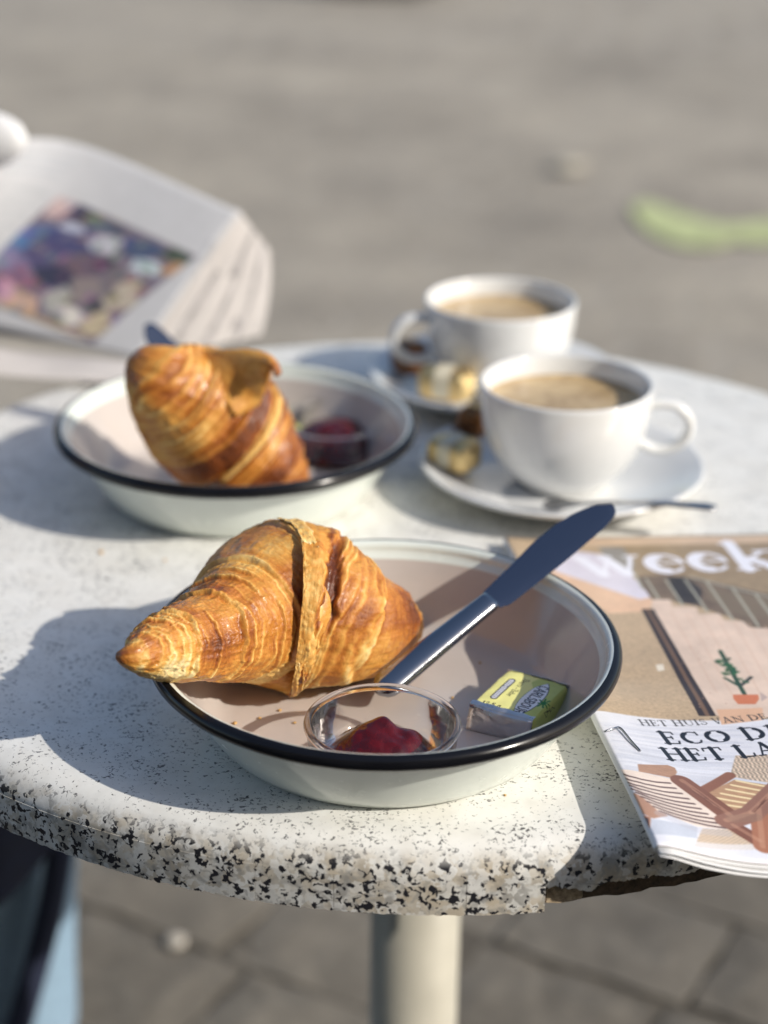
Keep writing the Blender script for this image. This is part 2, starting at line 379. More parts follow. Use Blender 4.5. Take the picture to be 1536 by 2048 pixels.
for far in (0, 1):
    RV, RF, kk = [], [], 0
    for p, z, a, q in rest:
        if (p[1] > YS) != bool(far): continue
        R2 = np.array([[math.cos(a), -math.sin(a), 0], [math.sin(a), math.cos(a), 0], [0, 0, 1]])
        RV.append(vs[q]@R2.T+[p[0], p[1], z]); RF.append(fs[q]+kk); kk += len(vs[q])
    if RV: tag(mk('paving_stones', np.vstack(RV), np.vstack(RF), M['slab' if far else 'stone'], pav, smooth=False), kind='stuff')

# lime green mark, paper scrap, pebble, far planter
mk_g = simple('lime_paint', (.46, .50, .25), .7, var=.35, vscale=14)
def blob_sheet(name, outline, z, mat, n=24, jit=.06, seed=3, thick=0):
    P = np.array([at(x, y, z) for x, y in outline]); c = P.mean(0); P2 = smooth_path(np.vstack([P, P[:1]]), 6)[:-1]
    k = len(P2); rad = np.linspace(0, 1, 6)[1:]
    V = [c]; 
    for r in rad:
        ww = 1+jit*fbm(np.cos(np.linspace(0, 2*np.pi, k, endpoint=False))*3, np.sin(np.linspace(0, 2*np.pi, k, endpoint=False))*3, 0, seed)*r
        for q in range(k): V.append(c+(P2[q]-c)*r*ww[q])
    Fc = [(0, 1+q, 1+(q+1) % k) for q in range(k)]
    for i in range(len(rad)-1): Fc += [(1+i*k+q, 1+(i+1)*k+q, 1+(i+1)*k+(q+1) % k, 1+i*k+(q+1) % k) for q in range(k)]
    return mk(name, np.array(V), Fc, mat)
gm = blob_sheet('paint_mark', [(1258, 412), (1292, 404), (1340, 418), (1390, 434), (1440, 446), (1500, 446), (1545, 440), (1600, 452), (1590, 478), (1520, 486), (1470, 482), (1420, 494), (1360, 488), (1312, 468), (1280, 440)], GZ+.009, mk_g)
tag(gm, 'lime green paint mark on the stone paving, at the right edge of the photo', 'paint mark')
def crumple(c, r, seed, flat=.6, n=14, m=22, amp=.35):
    th = np.linspace(.02, np.pi-.02, n)[:, None]; ph = np.linspace(0, 2*np.pi, m, endpoint=False)[None]
    X = np.sin(th)*np.cos(ph); Y = np.sin(th)*np.sin(ph); Z = np.cos(th)+0*ph
    R = r*(1+amp*fbm(X*1.7+seed, Y*1.7, Z*1.7, seed, 3))
    V = np.stack([c[0]+R*X, c[1]+R*Y, c[2]+R*Z*flat], -1).reshape(-1, 3)
    Fc = [tuple(f) for f in grid_faces(n, m, True)]+[tuple(range(m)), tuple(range((n-1)*m, n*m))[::-1]]
    return V, Fc
p = at(1136, 330, GZ+.02); V, Fc = crumple(p, .050, 3, .22)
tag(mk('paper_scrap', V, Fc, simple('faded_paper', (.46, .42, .34), .8), smooth=False), 'small pale crumpled paper scrap lying far back on the paving', 'paper scrap')
p = at(352, 1882, GZ+.004); V, Fc = crumple(p, .0105, 9, .5)
tag(mk('pebble', V, Fc, simple('pale_stone_chip', (.50, .46, .40), .8)), 'small pale stone chip on a paving joint below the table edge', 'pebble')
c = at(762, -4, GZ); c[1] += .33
pl = thing('planter', c, 'dark round planter base standing far back, cut off by the top of the photo', 'planter')
V, Fc, _ = lathe([(0, 0), (.28, 0), (.31, .02), (.36, .42), (.38, .43), (.38, .47), (.34, .47), (.33, .40), (0, .40)], c, 48); mk('pot', V, Fc, simple('dark_glazed_pot', (.03, .034, .042), .35), pl)
LV, LF = [], []
for k in range(90):
    a = rng.random()*6.28; r = rng.random()*.28; h = .25+rng.random()*.35; b0 = c+[r*math.cos(a), r*math.sin(a), .40]; b1 = b0+[.25*math.cos(a)*rng.random(), .25*math.sin(a)*rng.random(), h]
    wv = np.array([-math.sin(a), math.cos(a), 0])*.03; q = len(LV); LV += [b0-wv*.3, b0+wv*.3, (b0+b1)/2+wv, (b0+b1)/2-wv, b1]; LF += [(q, q+1, q+2, q+3), (q+3, q+2, q+4)]
mk('leaves', np.array(LV), LF, simple('dark_leaf', (.05, .085, .03), .6, var=.4), pl)

# ------------------------------------------------------------------ table
TC = np.array([.026, 1.065]); TR, TT = .376, .035
table = thing('cafe_table', (TC[0], TC[1], GZ), 'round white speckled granite-look cafe table with a broken edge band and cream pole', 'table')
tc3 = np.array([TC[0], TC[1], 0.])
prof = [(0, 0)]+[(r, 0) for r in np.linspace(.04, TR-.019, 9)]
for t in np.linspace(0, 1, 12)[1:]:
    a = t*math.pi/2*.93; prof.append((TR-.019+.0188*math.sin(a)**.95, -.0165*(1-math.cos(a))))
prof += [(TR-.0006, -.0175), (TR-.006, -.0180), (TR-.008, -.0182)]
V, Fc, rows = lathe(prof, tc3, 220); mk('tabletop', V, Fc, M['granite'], table)
def ang_of_px(px, z=-.02):
    a = np.linspace(math.pi, 2*math.pi, 4001); P = np.stack([TC[0]+TR*np.cos(a), TC[1]+TR*np.sin(a), z+0*a], -1)
    d = (P-[0, 0, CAMH])@FW; x = 768+F*((P-[0, 0, CAMH])@RT)/d; return a[np.argmin(abs(x-px))]
seams = [ang_of_px(q) for q in (146, 510, 668, 934, 1092)]
cuts = [seams[0]-.62, seams[0]-.31]+seams+[seams[-1]+.62, seams[-1]+.93]
extra = np.linspace(cuts[-1], cuts[0]+2*math.pi, 11)[1:-1].tolist(); cuts = cuts+extra
brk = [(1089, 1772), (1096, 1780), (1112, 1773), (1135, 1779), (1158, 1781), (1179, 1790), (1196, 1778), (1212, 1766), (1250, 1763), (1299, 1760), (1312, 1752), (1386, 1752), (1413, 1737), (1480, 1728), (1700, 1690)]
brk_a = [ang_of_px(x) for x, _ in brk]
def z_on_edge(px, py):
    zz = np.linspace(-.045, 0, 400); best = []
    a = ang_of_px(px); P = np.stack([TC[0]+TR*math.cos(a)+0*zz, TC[1]+TR*math.sin(a)+0*zz, zz], -1); d = (P-[0, 0, CAMH])@FW
    y = 1024-F*((P-[0, 0, CAMH])@UP)/d; return float(zz[np.argmin(abs(y-py))])
brk_z = [z_on_edge(x, y) for x, y in brk]
for k in range(len(cuts)):
    a0 = cuts[k]; a1 = cuts[(k+1) % len(cuts)]
    if a1 < a0: a1 += 2*math.pi
    gap = .00012/TR; n = max(12, int((a1-a0)*420)); aa = np.linspace(a0+gap, a1-gap, n); ztop = -.0148
    broken = abs(a0-seams[-1]) < 1e-6
    if broken:
        zl = np.interp(aa, brk_a, brk_z)+.0009*fbm(aa*260, 0*aa, 0, 4, 2)
    else:
        zl = -TT+.0006*fbm(aa*120, 0*aa, 0, 5, 3)-.0003*np.sin(aa*3)
        zl = np.where((aa > ang_of_px(300)) & (aa < ang_of_px(420)), zl+.0012*fbm(aa*200, 1+0*aa, 0, 8, 2), zl)
    rr0 = TR-.00018+rng.normal(0, .00003)
    m = 9; V = []
    for i in range(n):
        for j in range(m):
            t = j/(m-1); z = ztop+(zl[i]-ztop)*t; rr = rr0+.0003*math.sin(t*3.1)-(.0016*(t*t)*(.5+.5*math.sin(aa[i]*90)) if broken else 0)
            
            V.append((TC[0]+rr*math.cos(aa[i]), TC[1]+rr*math.sin(aa[i]), z))
    o = mk('edge_strip', np.array(V), [tuple(f)[::-1] for f in grid_faces(n, m)], M['granite'], table, smooth=False); solidify(o, .0011, 1)
    if broken: o['label'] = 'broken edge strip with its ragged lower part torn off'
n = 400; aa = np.linspace(0, 2*math.pi, n, endpoint=False); V = []; zs = [-.0168, -.020, -.024, -.028, -.032, -TT+.0008]
for j, z in enumerate(zs):
    for a in aa:
        am = a if a > math.pi else a+2*math.pi; dmg = seams[-1] < am < seams[-1]+.6
        w = .0012*fbm(a*60, z*500, 0, 3, 3)-(.004*abs(fbm(a*25, z*200, 0, 6, 3))+.003 if dmg else 0)
        rr = TR-.0022+w; V.append((TC[0]+rr*math.cos(a), TC[1]+rr*math.sin(a), z))
V.append((TC[0], TC[1], -TT+.0008)); V = np.array(V); Fc = [tuple(f)[::-1] for f in grid_faces(len(zs), n, True)]; base = (len(zs)-1)*n
Fc += [(base+i, len(V)-1, base+(i+1) % n)[::-1] for i in range(n)]
la0, la1 = seams[-1], ang_of_px(1185); mi = []
for f in Fc:
    a = math.atan2(*(V[list(f)].mean(0)[[1, 0]]-TC[[1, 0]])); a = a if a > 0 else a+2*math.pi
    mi.append(1 if la0 < a < la1 and V[list(f)][:, 2].mean() < -.026 else 0)
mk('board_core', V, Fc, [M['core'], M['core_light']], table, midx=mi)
V, Fc, _ = lathe([(0, -TT), (.032, -TT), (.032, GZ+.02), (.032, GZ+.012)], tc3, 48); mk('pole', V, Fc, M['leg'], table)
V, Fc, _ = lathe([(.0325, -TT-.008), (.11, -TT-.008), (.11, -TT-.0005), (0, -TT-.0005)], tc3, 48); mk('mounting_plate', V, Fc, M['leg'], table)
V, Fc, _ = lathe([(.034, GZ+.05), (.06, GZ+.035), (.20, GZ+.022), (.215, GZ+.016), (.215, GZ+.003), (0, GZ+.003)], tc3, 64); mk('base', V, Fc, M['leg'], table)

# ------------------------------------------------------------------ enamel dishes
def dish(c, label):
    d = thing('enamel_dish', c, label, 'dish', 'enamel dishes holding the croissants')
    outer = [(0, .0012), (.074, .0012), (.079, .0002), (.0825, .0004), (.0862, .0025), (.0905, .0075), (.0965, .0170), (.1025, .0280), (.1080, .0390), (.1105, .0432)]
    cz, cr_, tr = .0452, .1157, .0040
    lip = [(cr_+tr*math.cos(t), cz+tr*math.sin(t)) for t in np.radians(np.linspace(97, 190, 9))]
    inner = [(.1095, .0425), (.1085, .0405), (.1065, .0365), (.1030, .0300), (.0980, .0205), (.0925, .0115), (.0880, .0063), (.0825, .0040), (.0760, .0034), (.04, .0034), (0, .0034)]
    prof = outer+[(cr_-tr*.9, .0425)] if False else None
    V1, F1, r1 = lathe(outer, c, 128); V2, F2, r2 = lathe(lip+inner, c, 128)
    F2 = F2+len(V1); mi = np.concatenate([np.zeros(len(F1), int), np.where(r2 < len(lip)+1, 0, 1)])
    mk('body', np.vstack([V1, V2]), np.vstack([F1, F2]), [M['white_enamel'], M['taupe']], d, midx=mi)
    rim = [(cr_+tr*math.cos(t), cz+tr*math.sin(t)) for t in np.radians(np.linspace(-165, 98, 20))]
    wob = lathe(rim, c, 160); V, Fc = wob[0], wob[1]
    V = V.copy(); V[:, 2] += .00025*fbm(V[:, 0]*60, V[:, 1]*60, 0, 12, 2)
    mk('rim', V, Fc, M['black'], d)
    return d
D1 = np.array([.001, .807, 0.]); D2 = np.array([-.098, 1.112, 0.])
dish(D1, 'nearest white enamel dish with a black rim, holding croissant, jam glass and butter')
dish(D2, 'second white enamel dish with a black rim, farther back beside the coffee cups')

# ------------------------------------------------------------------ croissants
def catmull(P, n):
    return smooth_path(P, n)
def croissant(label, stations, edges, cpx, floor, seed, N=640, MM=330, axis='x', squash=1.0, flakes=(), pale=(), folds=(), crev=(), matte=()):
    rng2 = np.random.default_rng(seed)
    C = []; R = []
    for px, py, rp, z in stations:
        p = at(px, py, z); C.append(p); R.append(rp*depth(p)/F)
    CR = catmull(np.column_stack([C, R]), 24)
    L = np.concatenate([[0], np.cumsum(np.linalg.norm(np.diff(CR[:, :3], axis=0), axis=1))]); tot = L[-1]
    s = np.linspace(0, 1, N); X = np.stack([np.interp(s*tot, L, CR[:, k]) for k in range(4)], -1)
    Cc, r0 = X[:, :3], np.maximum(X[:, 3], .0012)
    T = np.gradient(Cc, axis=0); k_ = np.ones(31)/31
    T = np.stack([np.convolve(np.pad(T[:, q], 15, 'edge'), k_, 'valid') for q in range(3)], -1); T /= np.linalg.norm(T, axis=1)[:, None]
    up = np.array([0, 0, 1.]); e1 = up-(T@up)[:, None]*T; e1 /= np.linalg.norm(e1, axis=1)[:, None]; e2 = np.cross(T, e1)
    d = (Cc-[0, 0, CAMH])@FW; pxs = 768+F*((Cc-[0, 0, CAMH])@RT)/d; pys = 1024-F*((Cc-[0, 0, CAMH])@UP)/d
    q = pxs if axis == 'x' else pys
    s_of = lambda v: v if v <= 1 else s[np.argmin(abs(q-v))]
    sc = s_of(cpx)
    v = np.linspace(0, 2*np.pi, MM, endpoint=False); Sg, Vg = np.meshgrid(s, v, indexing='ij')
    cv, sv = np.cos(Vg), np.sin(Vg); rg = r0[:, None]+0*Vg
    nx, ny = cv*2.2, sv*2.2
    D = np.zeros_like(Sg); tone = np.full_like(Sg, .52); lamm = np.zeros_like(Sg); grv = np.zeros_like(Sg)
    tone += .26*fbm(Sg*tot*38, nx*.8, ny*.8, seed+1, 3)
    hs = np.clip(rg/.020, .22, 1)
    def step(se, sg, h, tilt, ph, k, reach, jag=.0012, groove=.55, gl=.0030):
        """edge of one leaf of dough: raised towards the middle of the croissant, undercut towards the tip"""
        wob = .014*fbm(nx*.8+k*3.1, ny*.8, k*1.7, seed+5, 3)+tilt*np.sin(Vg+ph)+jag*fbm(nx*5+k, ny*5, k, seed+6, 3)
        dist = sg*(Sg-(se+wob))*tot
        hh = h*(1-.75*sstep(-.30, -.85, cv))*np.clip(.75+.75*fbm(nx*.8+k*5, ny*.8, 2.2+k, seed+8, 2), .12, 1.4)*hs
        inn = sstep(.0007, -.0007, dist)
        return dist, inn, hh*inn*np.exp(np.minimum(dist, 0)/reach)-hh*groove*(1-inn)*np.exp(-np.maximum(dist, 0)/gl), (1-inn)*np.exp(-np.maximum(dist, 0)/gl)*np.minimum(1, hh/.0022)
    for k, e in enumerate(edges):
        pe, h, lw, tilt, ph = e[:5]; jag = e[5] if len(e) > 5 else .0012
        se = s_of(pe); sg = -1 if se < sc else 1
        dist, inn, dd, g = step(se, sg, h, tilt, ph, k, .011, jag)
        D += dd; grv = np.maximum(grv, g)
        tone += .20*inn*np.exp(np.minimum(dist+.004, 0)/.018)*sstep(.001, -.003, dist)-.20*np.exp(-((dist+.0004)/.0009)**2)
    for fz, (p0, p1, cnt) in enumerate(folds):                     # packs of thin leaves showing their edges
        s0, s1 = s_of(p0), s_of(p1); sg = -1 if .5*(s0+s1) < sc else 1
        pos = np.sort(np.linspace(s0, s1, cnt)+rng2.normal(0, abs(s1-s0)/cnt*.28, cnt))
        for z_, se in enumerate(pos):
            k = 40+fz*11+z_; h = .0013+.0026*rng2.random()**1.5
            dist, inn, dd, g = step(se, sg, h, .008+.004*rng2.normal(), (.6 if sg < 0 else 2.7), k, .0022, .0016, .7, .0012)
            fade = np.clip(.55+1.1*fbm(nx*.7+k*2.3, ny*.7, k*.9, seed+52, 2), 0, 1)
            D += dd*fade; near = np.exp(-(dist/.0030)**2)*fade
            tone += fade*(.46*g-.32*inn*np.exp(-((dist+.0006)/.0008)**2))-.13*near; lamm = np.maximum(lamm, near)
    tone += .30*np.clip(grv-.25, 0, 1)
    for pp, vv, sw, vw, dep in crev:                              # a torn-open gap
        dv_ = np.angle(np.exp(1j*(Vg-math.radians(vv)))); cc = s_of(pp)+.010*np.sin(dv_*1.6)
        m_ = np.exp(-((Sg-cc)*tot/(sw*(1+.5*fbm(nx*3, ny*3, 3., seed+61, 2))))**4)*np.exp(-(dv_/math.radians(vw))**4); D -= dep*m_; tone += .45*m_
    for p0, p1, v0, v1, tn in matte:                              # crust with its skin torn off: pale, rough, dull
        s0, s1 = s_of(p0), s_of(p1); nb_ = .006*fbm(nx*2.5, ny*2.5, 1., seed+70, 3); dv_ = np.degrees(Vg)+14*fbm(Sg*tot*160, nx*2, ny*2, seed+71, 3); dv_ = np.where(dv_ > 250, dv_-360, dv_)
        m_ = sstep(s0-.004, s0+.004, Sg+nb_)*sstep(s1+.004, s1-.004, Sg+nb_)*sstep(v0-6, v0+6, dv_)*sstep(v1+6, v1-6, dv_)
        tone += m_*(tn+.16*fbm(Sg*tot*300, nx*7, ny*7, seed+72, 3)-tone); D += m_*.0007*fbm(Sg*tot*500, nx*12, ny*12, seed+73, 3); lamm = np.maximum(lamm, m_)
    D += .0018*fbm(Sg*tot*40, nx*1.1, ny*1.1, seed+14, 3)*np.minimum(1, rg/.02)
    D += .00055*fbm(Sg*tot*420, nx*2.2, ny*2.2, seed+15, 3)
    blis = fbm(Sg*tot*150, nx*6, ny*6, seed+16, 2); D += (.0006*np.clip(blis-.15, 0, 1)+.0003*fbm(Sg*tot*260, nx*11, ny*11, seed+17, 3))*np.minimum(1, rg/.02)
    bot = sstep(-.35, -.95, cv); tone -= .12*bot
    gl = np.clip(.35+.9*fbm(Sg*tot*40, nx*1.2, ny*1.2, seed+18, 2)+.5*(tone-.5), 0, 1)*(1-lamm)
    endd = np.minimum(Sg, 1-Sg)*tot; tone += .30*np.exp(-(endd/.008)**2)
    for pp, vv, sw, vw, amt in pale:                            # patches that took less (or more) colour in the oven
        dv_ = np.angle(np.exp(1j*(Vg-math.radians(vv)))); tone -= amt*np.exp(-((Sg-s_of(pp))*tot/sw)**2-(dv_/math.radians(vw))**2)*(1+.4*fbm(nx*3, ny*3, Sg*tot*90, seed+21, 2))
    tipf = np.minimum(1, np.minimum(Sg, 1-Sg)*tot/.012)
    rr = np.maximum(rg+D*tipf, .0008); rr[0] = rr[-1] = 0
    P = Cc[:, None]+rr[..., None]*(cv[..., None]*e1[:, None]+squash*sv[..., None]*e2[:, None])
    fl = floor+.0004
    low = P[..., 2]; P[..., 2] = np.where(low < fl+.004, fl+.004*np.exp((low-fl-.004)/.004), low)
    V = np.vstack([P.reshape(-1, 3), P[0].mean(0)[None], P[-1].mean(0)[None]])
    quads = grid_faces(N, MM, True)
    base = np.array([Cc[N//2][0], Cc[N//2][1], floor])
    o = mk('croissant', V, quads, M['pastry'], loc=base, uv=np.vstack([np.column_stack([(Sg*tot).ravel(), (np.where(Vg > np.pi, 2*np.pi-Vg, Vg)*.04).ravel()]), [[0, 0]], [[tot, 0]]]))
    ca = o.data.color_attributes.new('bake', 'FLOAT_COLOR', 'POINT')
    t4 = np.zeros((len(V), 4), np.float32); t4[:-2, 0] = np.clip(tone, 0, 1).ravel(); t4[:-2, 1] = gl.ravel(); t4[:, 3] = 1; t4[-2:, 0] = .9
    ca.data.foreach_set('color', t4.ravel())
    # loose flakes of crust, each a part
    Nn = np.cross(np.gradient(P, axis=0), np.gradient(P, axis=1)); Nn /= np.linalg.norm(Nn, axis=-1)[..., None]+1e-12
    if (Nn[N//2, 0] @ e1[N//2]) < 0: Nn = -Nn
    k5 = 9
    for (pa, pb, va, vb, lift, tn, sd_) in flakes:
        sa, sb = sorted((s_of(pa), s_of(pb))); n, m = 34, 60
        ss = np.linspace(sa, sb, n); vv = np.radians(np.linspace(va, vb, m)); A, B = np.meshgrid(ss, vv, indexing='ij')
        ii = np.clip((A*(N-1)).astype(int), 0, N-1); jj = ((B/(2*np.pi))*MM).astype(int) % MM
        a_ = np.linspace(-1, 1, n)[:, None]+0*B; b_ = np.linspace(-1, 1, m)[None]+0*A
        bowed = A+(sb-sa)*.5*np.sin(b_*2+sd_)*.5; ii = np.clip((bowed*(N-1)).astype(int), 0, N-1)
        off = .0006+lift*(sstep(.1, 1, a_ if sd_ % 2 else -a_)*(.6+.5*fbm(b_*2+sd_, 0*b_, 0, seed+sd_, 2)))+.0005*fbm(a_*2, b_*4, sd_, seed+31, 3)
        # smoothed host surface so that the flake spans the grooves below it
        rs = np.maximum(rg[ii, jj]+np.maximum(D[ii, jj], .0004), .002)+off
        Q = Cc[ii]+rs[..., None]*(np.cos(B)[..., None]*e1[ii]+squash*np.sin(B)[..., None]*e2[ii])
        Q[..., 2] = np.maximum(Q[..., 2], fl+.001)
        keep = np.maximum(abs(a_)+.22*fbm(b_*7, a_*2, sd_, seed+33, 4)*1.2, abs(b_)+.30*fbm(a_*5, b_*3, sd_+9, seed+34, 4)) < .86
        qf = grid_faces(n, m); kf = keep.ravel()[qf].all(1); qf = qf[kf]
        if len(qf) < 6: continue
        used = np.unique(qf); mp_ = -np.ones(n*m, int); mp_[used] = np.arange(len(used))
        fo = mk('flake', Q.reshape(-1, 3)[used], mp_[qf], M['pastry'], o, uv=np.column_stack([(A*tot).ravel(), (B*.04).ravel()])[used])
        fc = fo.data.color_attributes.new('bake', 'FLOAT_COLOR', 'POINT'); q4 = np.zeros((len(used), 4), np.float32)
        edge_ = np.maximum(abs(a_), abs(b_)).ravel()[used]
        q4[:, 0] = np.clip(tn+.16*fbm(a_*2, b_*3, sd_, seed+40, 3).ravel()[used]-.25*sstep(.6, .9, edge_), 0, 1); q4[:, 1] = .25; q4[:, 3] = 1; fc.data.foreach_set('color', q4.ravel())
        solidify(fo, .0005, -1)
    return tag(o, label, 'croissant', 'croissants in the enamel dishes')
hero = [(232, 1312, 7, .074), (246, 1314, 19, .074), (270, 1312, 34, .073), (310, 1301, 58, .069), (360, 1289, 75, .063), (425, 1270, 93, .057), (492, 1242, 128, .051), (552, 1218, 168, .047), (622, 1222, 163, .0445), (690, 1242, 130, .038), (746, 1250, 94, .028), (786, 1252, 60, .019), (812, 1250, 32, .013), (828, 1248, 12, .009)]
hero_edges = [(266, .0010, 0, .004, .5), (340, .0020, 0, .006, 1.), (412, .0030, 0, .008, .3), (486, .0022, 0, .008, .8), (552, .0019, 0, .012, .4, .0034),
              (626, .0040, 0, .014, 2.6, .0065), (698, .0024, 0, .012, 2.8), (766, .0026, 0, .012, 2.7), (800, .0018, 0, .006, 2.4)]
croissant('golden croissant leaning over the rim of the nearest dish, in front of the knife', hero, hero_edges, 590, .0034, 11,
          folds=[(252, 334, 7), (352, 372, 2), (424, 478, 5), (638, 692, 7), (770, 802, 5), (540, 550, 1)],
          crev=[(633, 38, .0034, 36, .0048)],
          matte=[(558, 622, -30, 108, .42), (612, 650, 84, 150, .40), (470, 500, 120, 170, .36)],
          flakes=[(586, 630, 96, 150, .0012, .42, 7), (566, 604, -26, 20, .0012, .36, 12)],
          pale=[(530, 20, .016, 42, .26), (500, 8, .02, 40, .14), (545, 70, .006, 60, .12), (312, 116, .012, 36, .60), (250, 90, .006, 90, .12), (735, 62, .013, 40, -.22), (512, 72, .010, 34, -.22), (378, 66, .009, 40, -.20), (440, 90, .008, 50, .10), (560, 5, .02, 40, -.14), (650, 120, .014, 40, .12)])
back = [(283, 712, 14, .112), (290, 724, 44, .110), (312, 748, 78, .104), (346, 778, 104, .093), (392, 816, 128, .078), (442, 858, 134, .060), (490, 900, 114, .044), (540, 938, 84, .030), (580, 966, 52, .020), (604, 982, 28, .014), (615, 990, 10, .011)]
back_edges = [(.10, .0016, 0, .006, .6), (.22, .0030, 0, .010, .7), (.36, .0036, 0, .012, .4), (.50, .0030, 0, .014, .9), (.62, .0040, 0, .014, 2.6), (.74, .0034, 0, .012, 2.8), (.85, .0028, 0, .010, 2.7), (.93, .0018, 0, .006, 2.5)]
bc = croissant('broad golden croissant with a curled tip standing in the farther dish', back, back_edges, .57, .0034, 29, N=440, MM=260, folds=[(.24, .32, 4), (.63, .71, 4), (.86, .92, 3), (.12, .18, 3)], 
               matte=[(.50, .58, 20, 120, .30)], pale=[(.66, 90, .012, 70, .30), (.78, 90, .014, 60, -.28), (.90, 70, .008, 50, -.2), (.40, 80, .014, 60, -.26), (.30, 90, .012, 60, .2)])
ed_u = smooth_path([at(372, 706, .112), at(430, 702, .118), at(485, 701, .122), at(528, 710, .122), at(548, 726, .119), at(558, 748, .115)], 8)
ed_l = smooth_path([at(470, 835, .084), at(516, 808, .090), at(536, 768, .104), at(541, 744, .114), at(547, 740, .117), at(554, 752, .114)], 8)
n_ = len(ed_u); V = []
for i_ in range(n_):
    for w_ in np.linspace(0, 1, 12): V.append(ed_u[i_]*(1-w_)+ed_l[i_]*w_+np.array([.1, -.75, .35])*(.010*math.sin(math.pi*w_)*(1-i_/n_)**.7+.0012*float(fbm(i_*.4, w_*4, 0, 3, 3))))
V = np.array(V); tipo = mk('curled_tip', V, grid_faces(n_, 12), M['pastry'], bc); solidify(tipo, .0045, 0)
ca = tipo.data.color_attributes.new('bake', 'FLOAT_COLOR', 'POINT'); t4 = np.zeros((len(V), 4), np.float32)
t4[:, 0] = np.clip(np.repeat(np.interp(np.linspace(0, 1, n_), [0, .5, .85, 1], [.50, .52, .66, .82]), 12)+.22*fbm(V[:, 0]*90, V[:, 1]*90, V[:, 2]*160, 5, 3), 0, 1); t4[:, 1] = .3; t4[:, 3] = 1; ca.data.foreach_set('color', t4.ravel())
# ------------------------------------------------------------------ knives
def knife(E, Q, total, label, roll=0.0, bw=.0225):
    """table knife: handle end E, its axis through Q; flat side up"""
    E = np.asarray(E, float); ax = np.asarray(Q, float)-E; ax /= np.linalg.norm(ax)
    w = np.cross(ax, [0, 0, 1]); w /= np.linalg.norm(w); n = np.cross(w, ax)
    w, n = w*math.cos(roll)+n*math.sin(roll), n*math.cos(roll)-w*math.sin(roll)
    root = thing('table_knife', E*[1, 1, 0]+[0, 0, E[2]], label, 'knife', 'knives in the enamel dishes')
    hl = total*.47
    # handle: rounded slab, widest near its end
    t = np.linspace(0, 1, 30); hw = .0058+.0024*(1-t)**1.2; hw[:4] *= np.array([.25, .72, .92, .99]); ht = .0032+.0012*(1-t); ht[:3] *= np.array([.4, .8, .97])
    a = np.linspace(0, 2*np.pi, 28, endpoint=False); V = []
    for q in range(30):
        ca, sa = np.cos(a), np.sin(a); x = np.sign(ca)*abs(ca)**.75*hw[q]; y = np.sign(sa)*abs(sa)**.85*ht[q]
        V.append(E+ax*hl*t[q]+x[:, None]*w+y[:, None]*n)
    V = np.array(V).reshape(-1, 3); Fc = [tuple(f) for f in grid_faces(30, 28, True)]+[tuple(range(28))[::-1], tuple(range(29*28, 30*28))]
    mk('handle', V, Fc, M['steel'], root)
    # blade
    bl = total-hl; k = 46; t = np.linspace(0, 1, k)
    top = np.interp(t, [0, .03, .10, .25, .45, .65, .80, .90, .96, .99, 1], [-.0062, -.0062, -.0070, -.0082, -.0106, -.0108, -.0088, -.0060, -.0030, -.0006, .0022])
    top = -np.convolve(np.pad(-top, 2, 'edge'), np.ones(5)/5, 'valid')
    bot = np.interp(t, [0, .02, .05, .5, .85, .95, .985, 1], [.0068, .0070, .0088, .0096, .0090, .0074, .0055, .0030])
    V = []
    for q in range(k):
        p = E+ax*(hl+bl*t[q]); th = .0011*(1-.55*t[q])
        V += [p+w*top[q]+n*th, p+w*(top[q]*.3+bot[q]*.7)+n*th*.8, p+w*bot[q]+n*.00012, p+w*bot[q]-n*.00012, p+w*(top[q]*.3+bot[q]*.7)-n*th*.8, p+w*top[q]-n*th]
    Fc = [tuple(f) for f in grid_faces(k, 6, True)]+[tuple(range(6)), tuple(range((k-1)*6, k*6))[::-1]]
    o = mk('blade', np.array(V), Fc, M['blade'], root); o.modifiers.new('edges', 'EDGE_SPLIT').split_angle = math.radians(40)
    for dd in ((.60, -.002), (.52, .004), (.72, .003), (.47, .0055)):
        pass
    return root
E1 = at(733, 1402, .0132); Q1 = at(1068, 1131, .0555)
knife(E1+(Q1-E1)*.06, Q1, .1775, 'steel table knife resting on the rim of the nearest dish, blade pointing up right', roll=math.radians(-23))
E2, Q2 = at(500, 868, .014), at(372, 737, .0560)
kk_ = [t for t in np.linspace(1.1, 2.6, 400) if 768+F*((E2+(Q2-E2)*t-[0, 0, CAMH])@RT)/depth(E2+(Q2-E2)*t) > 288][-1]
knife(E2, Q2, float(np.linalg.norm(Q2-E2)*kk_), 'steel table knife in the farther dish, only its dark blade tip showing behind the croissant', roll=math.radians(22))
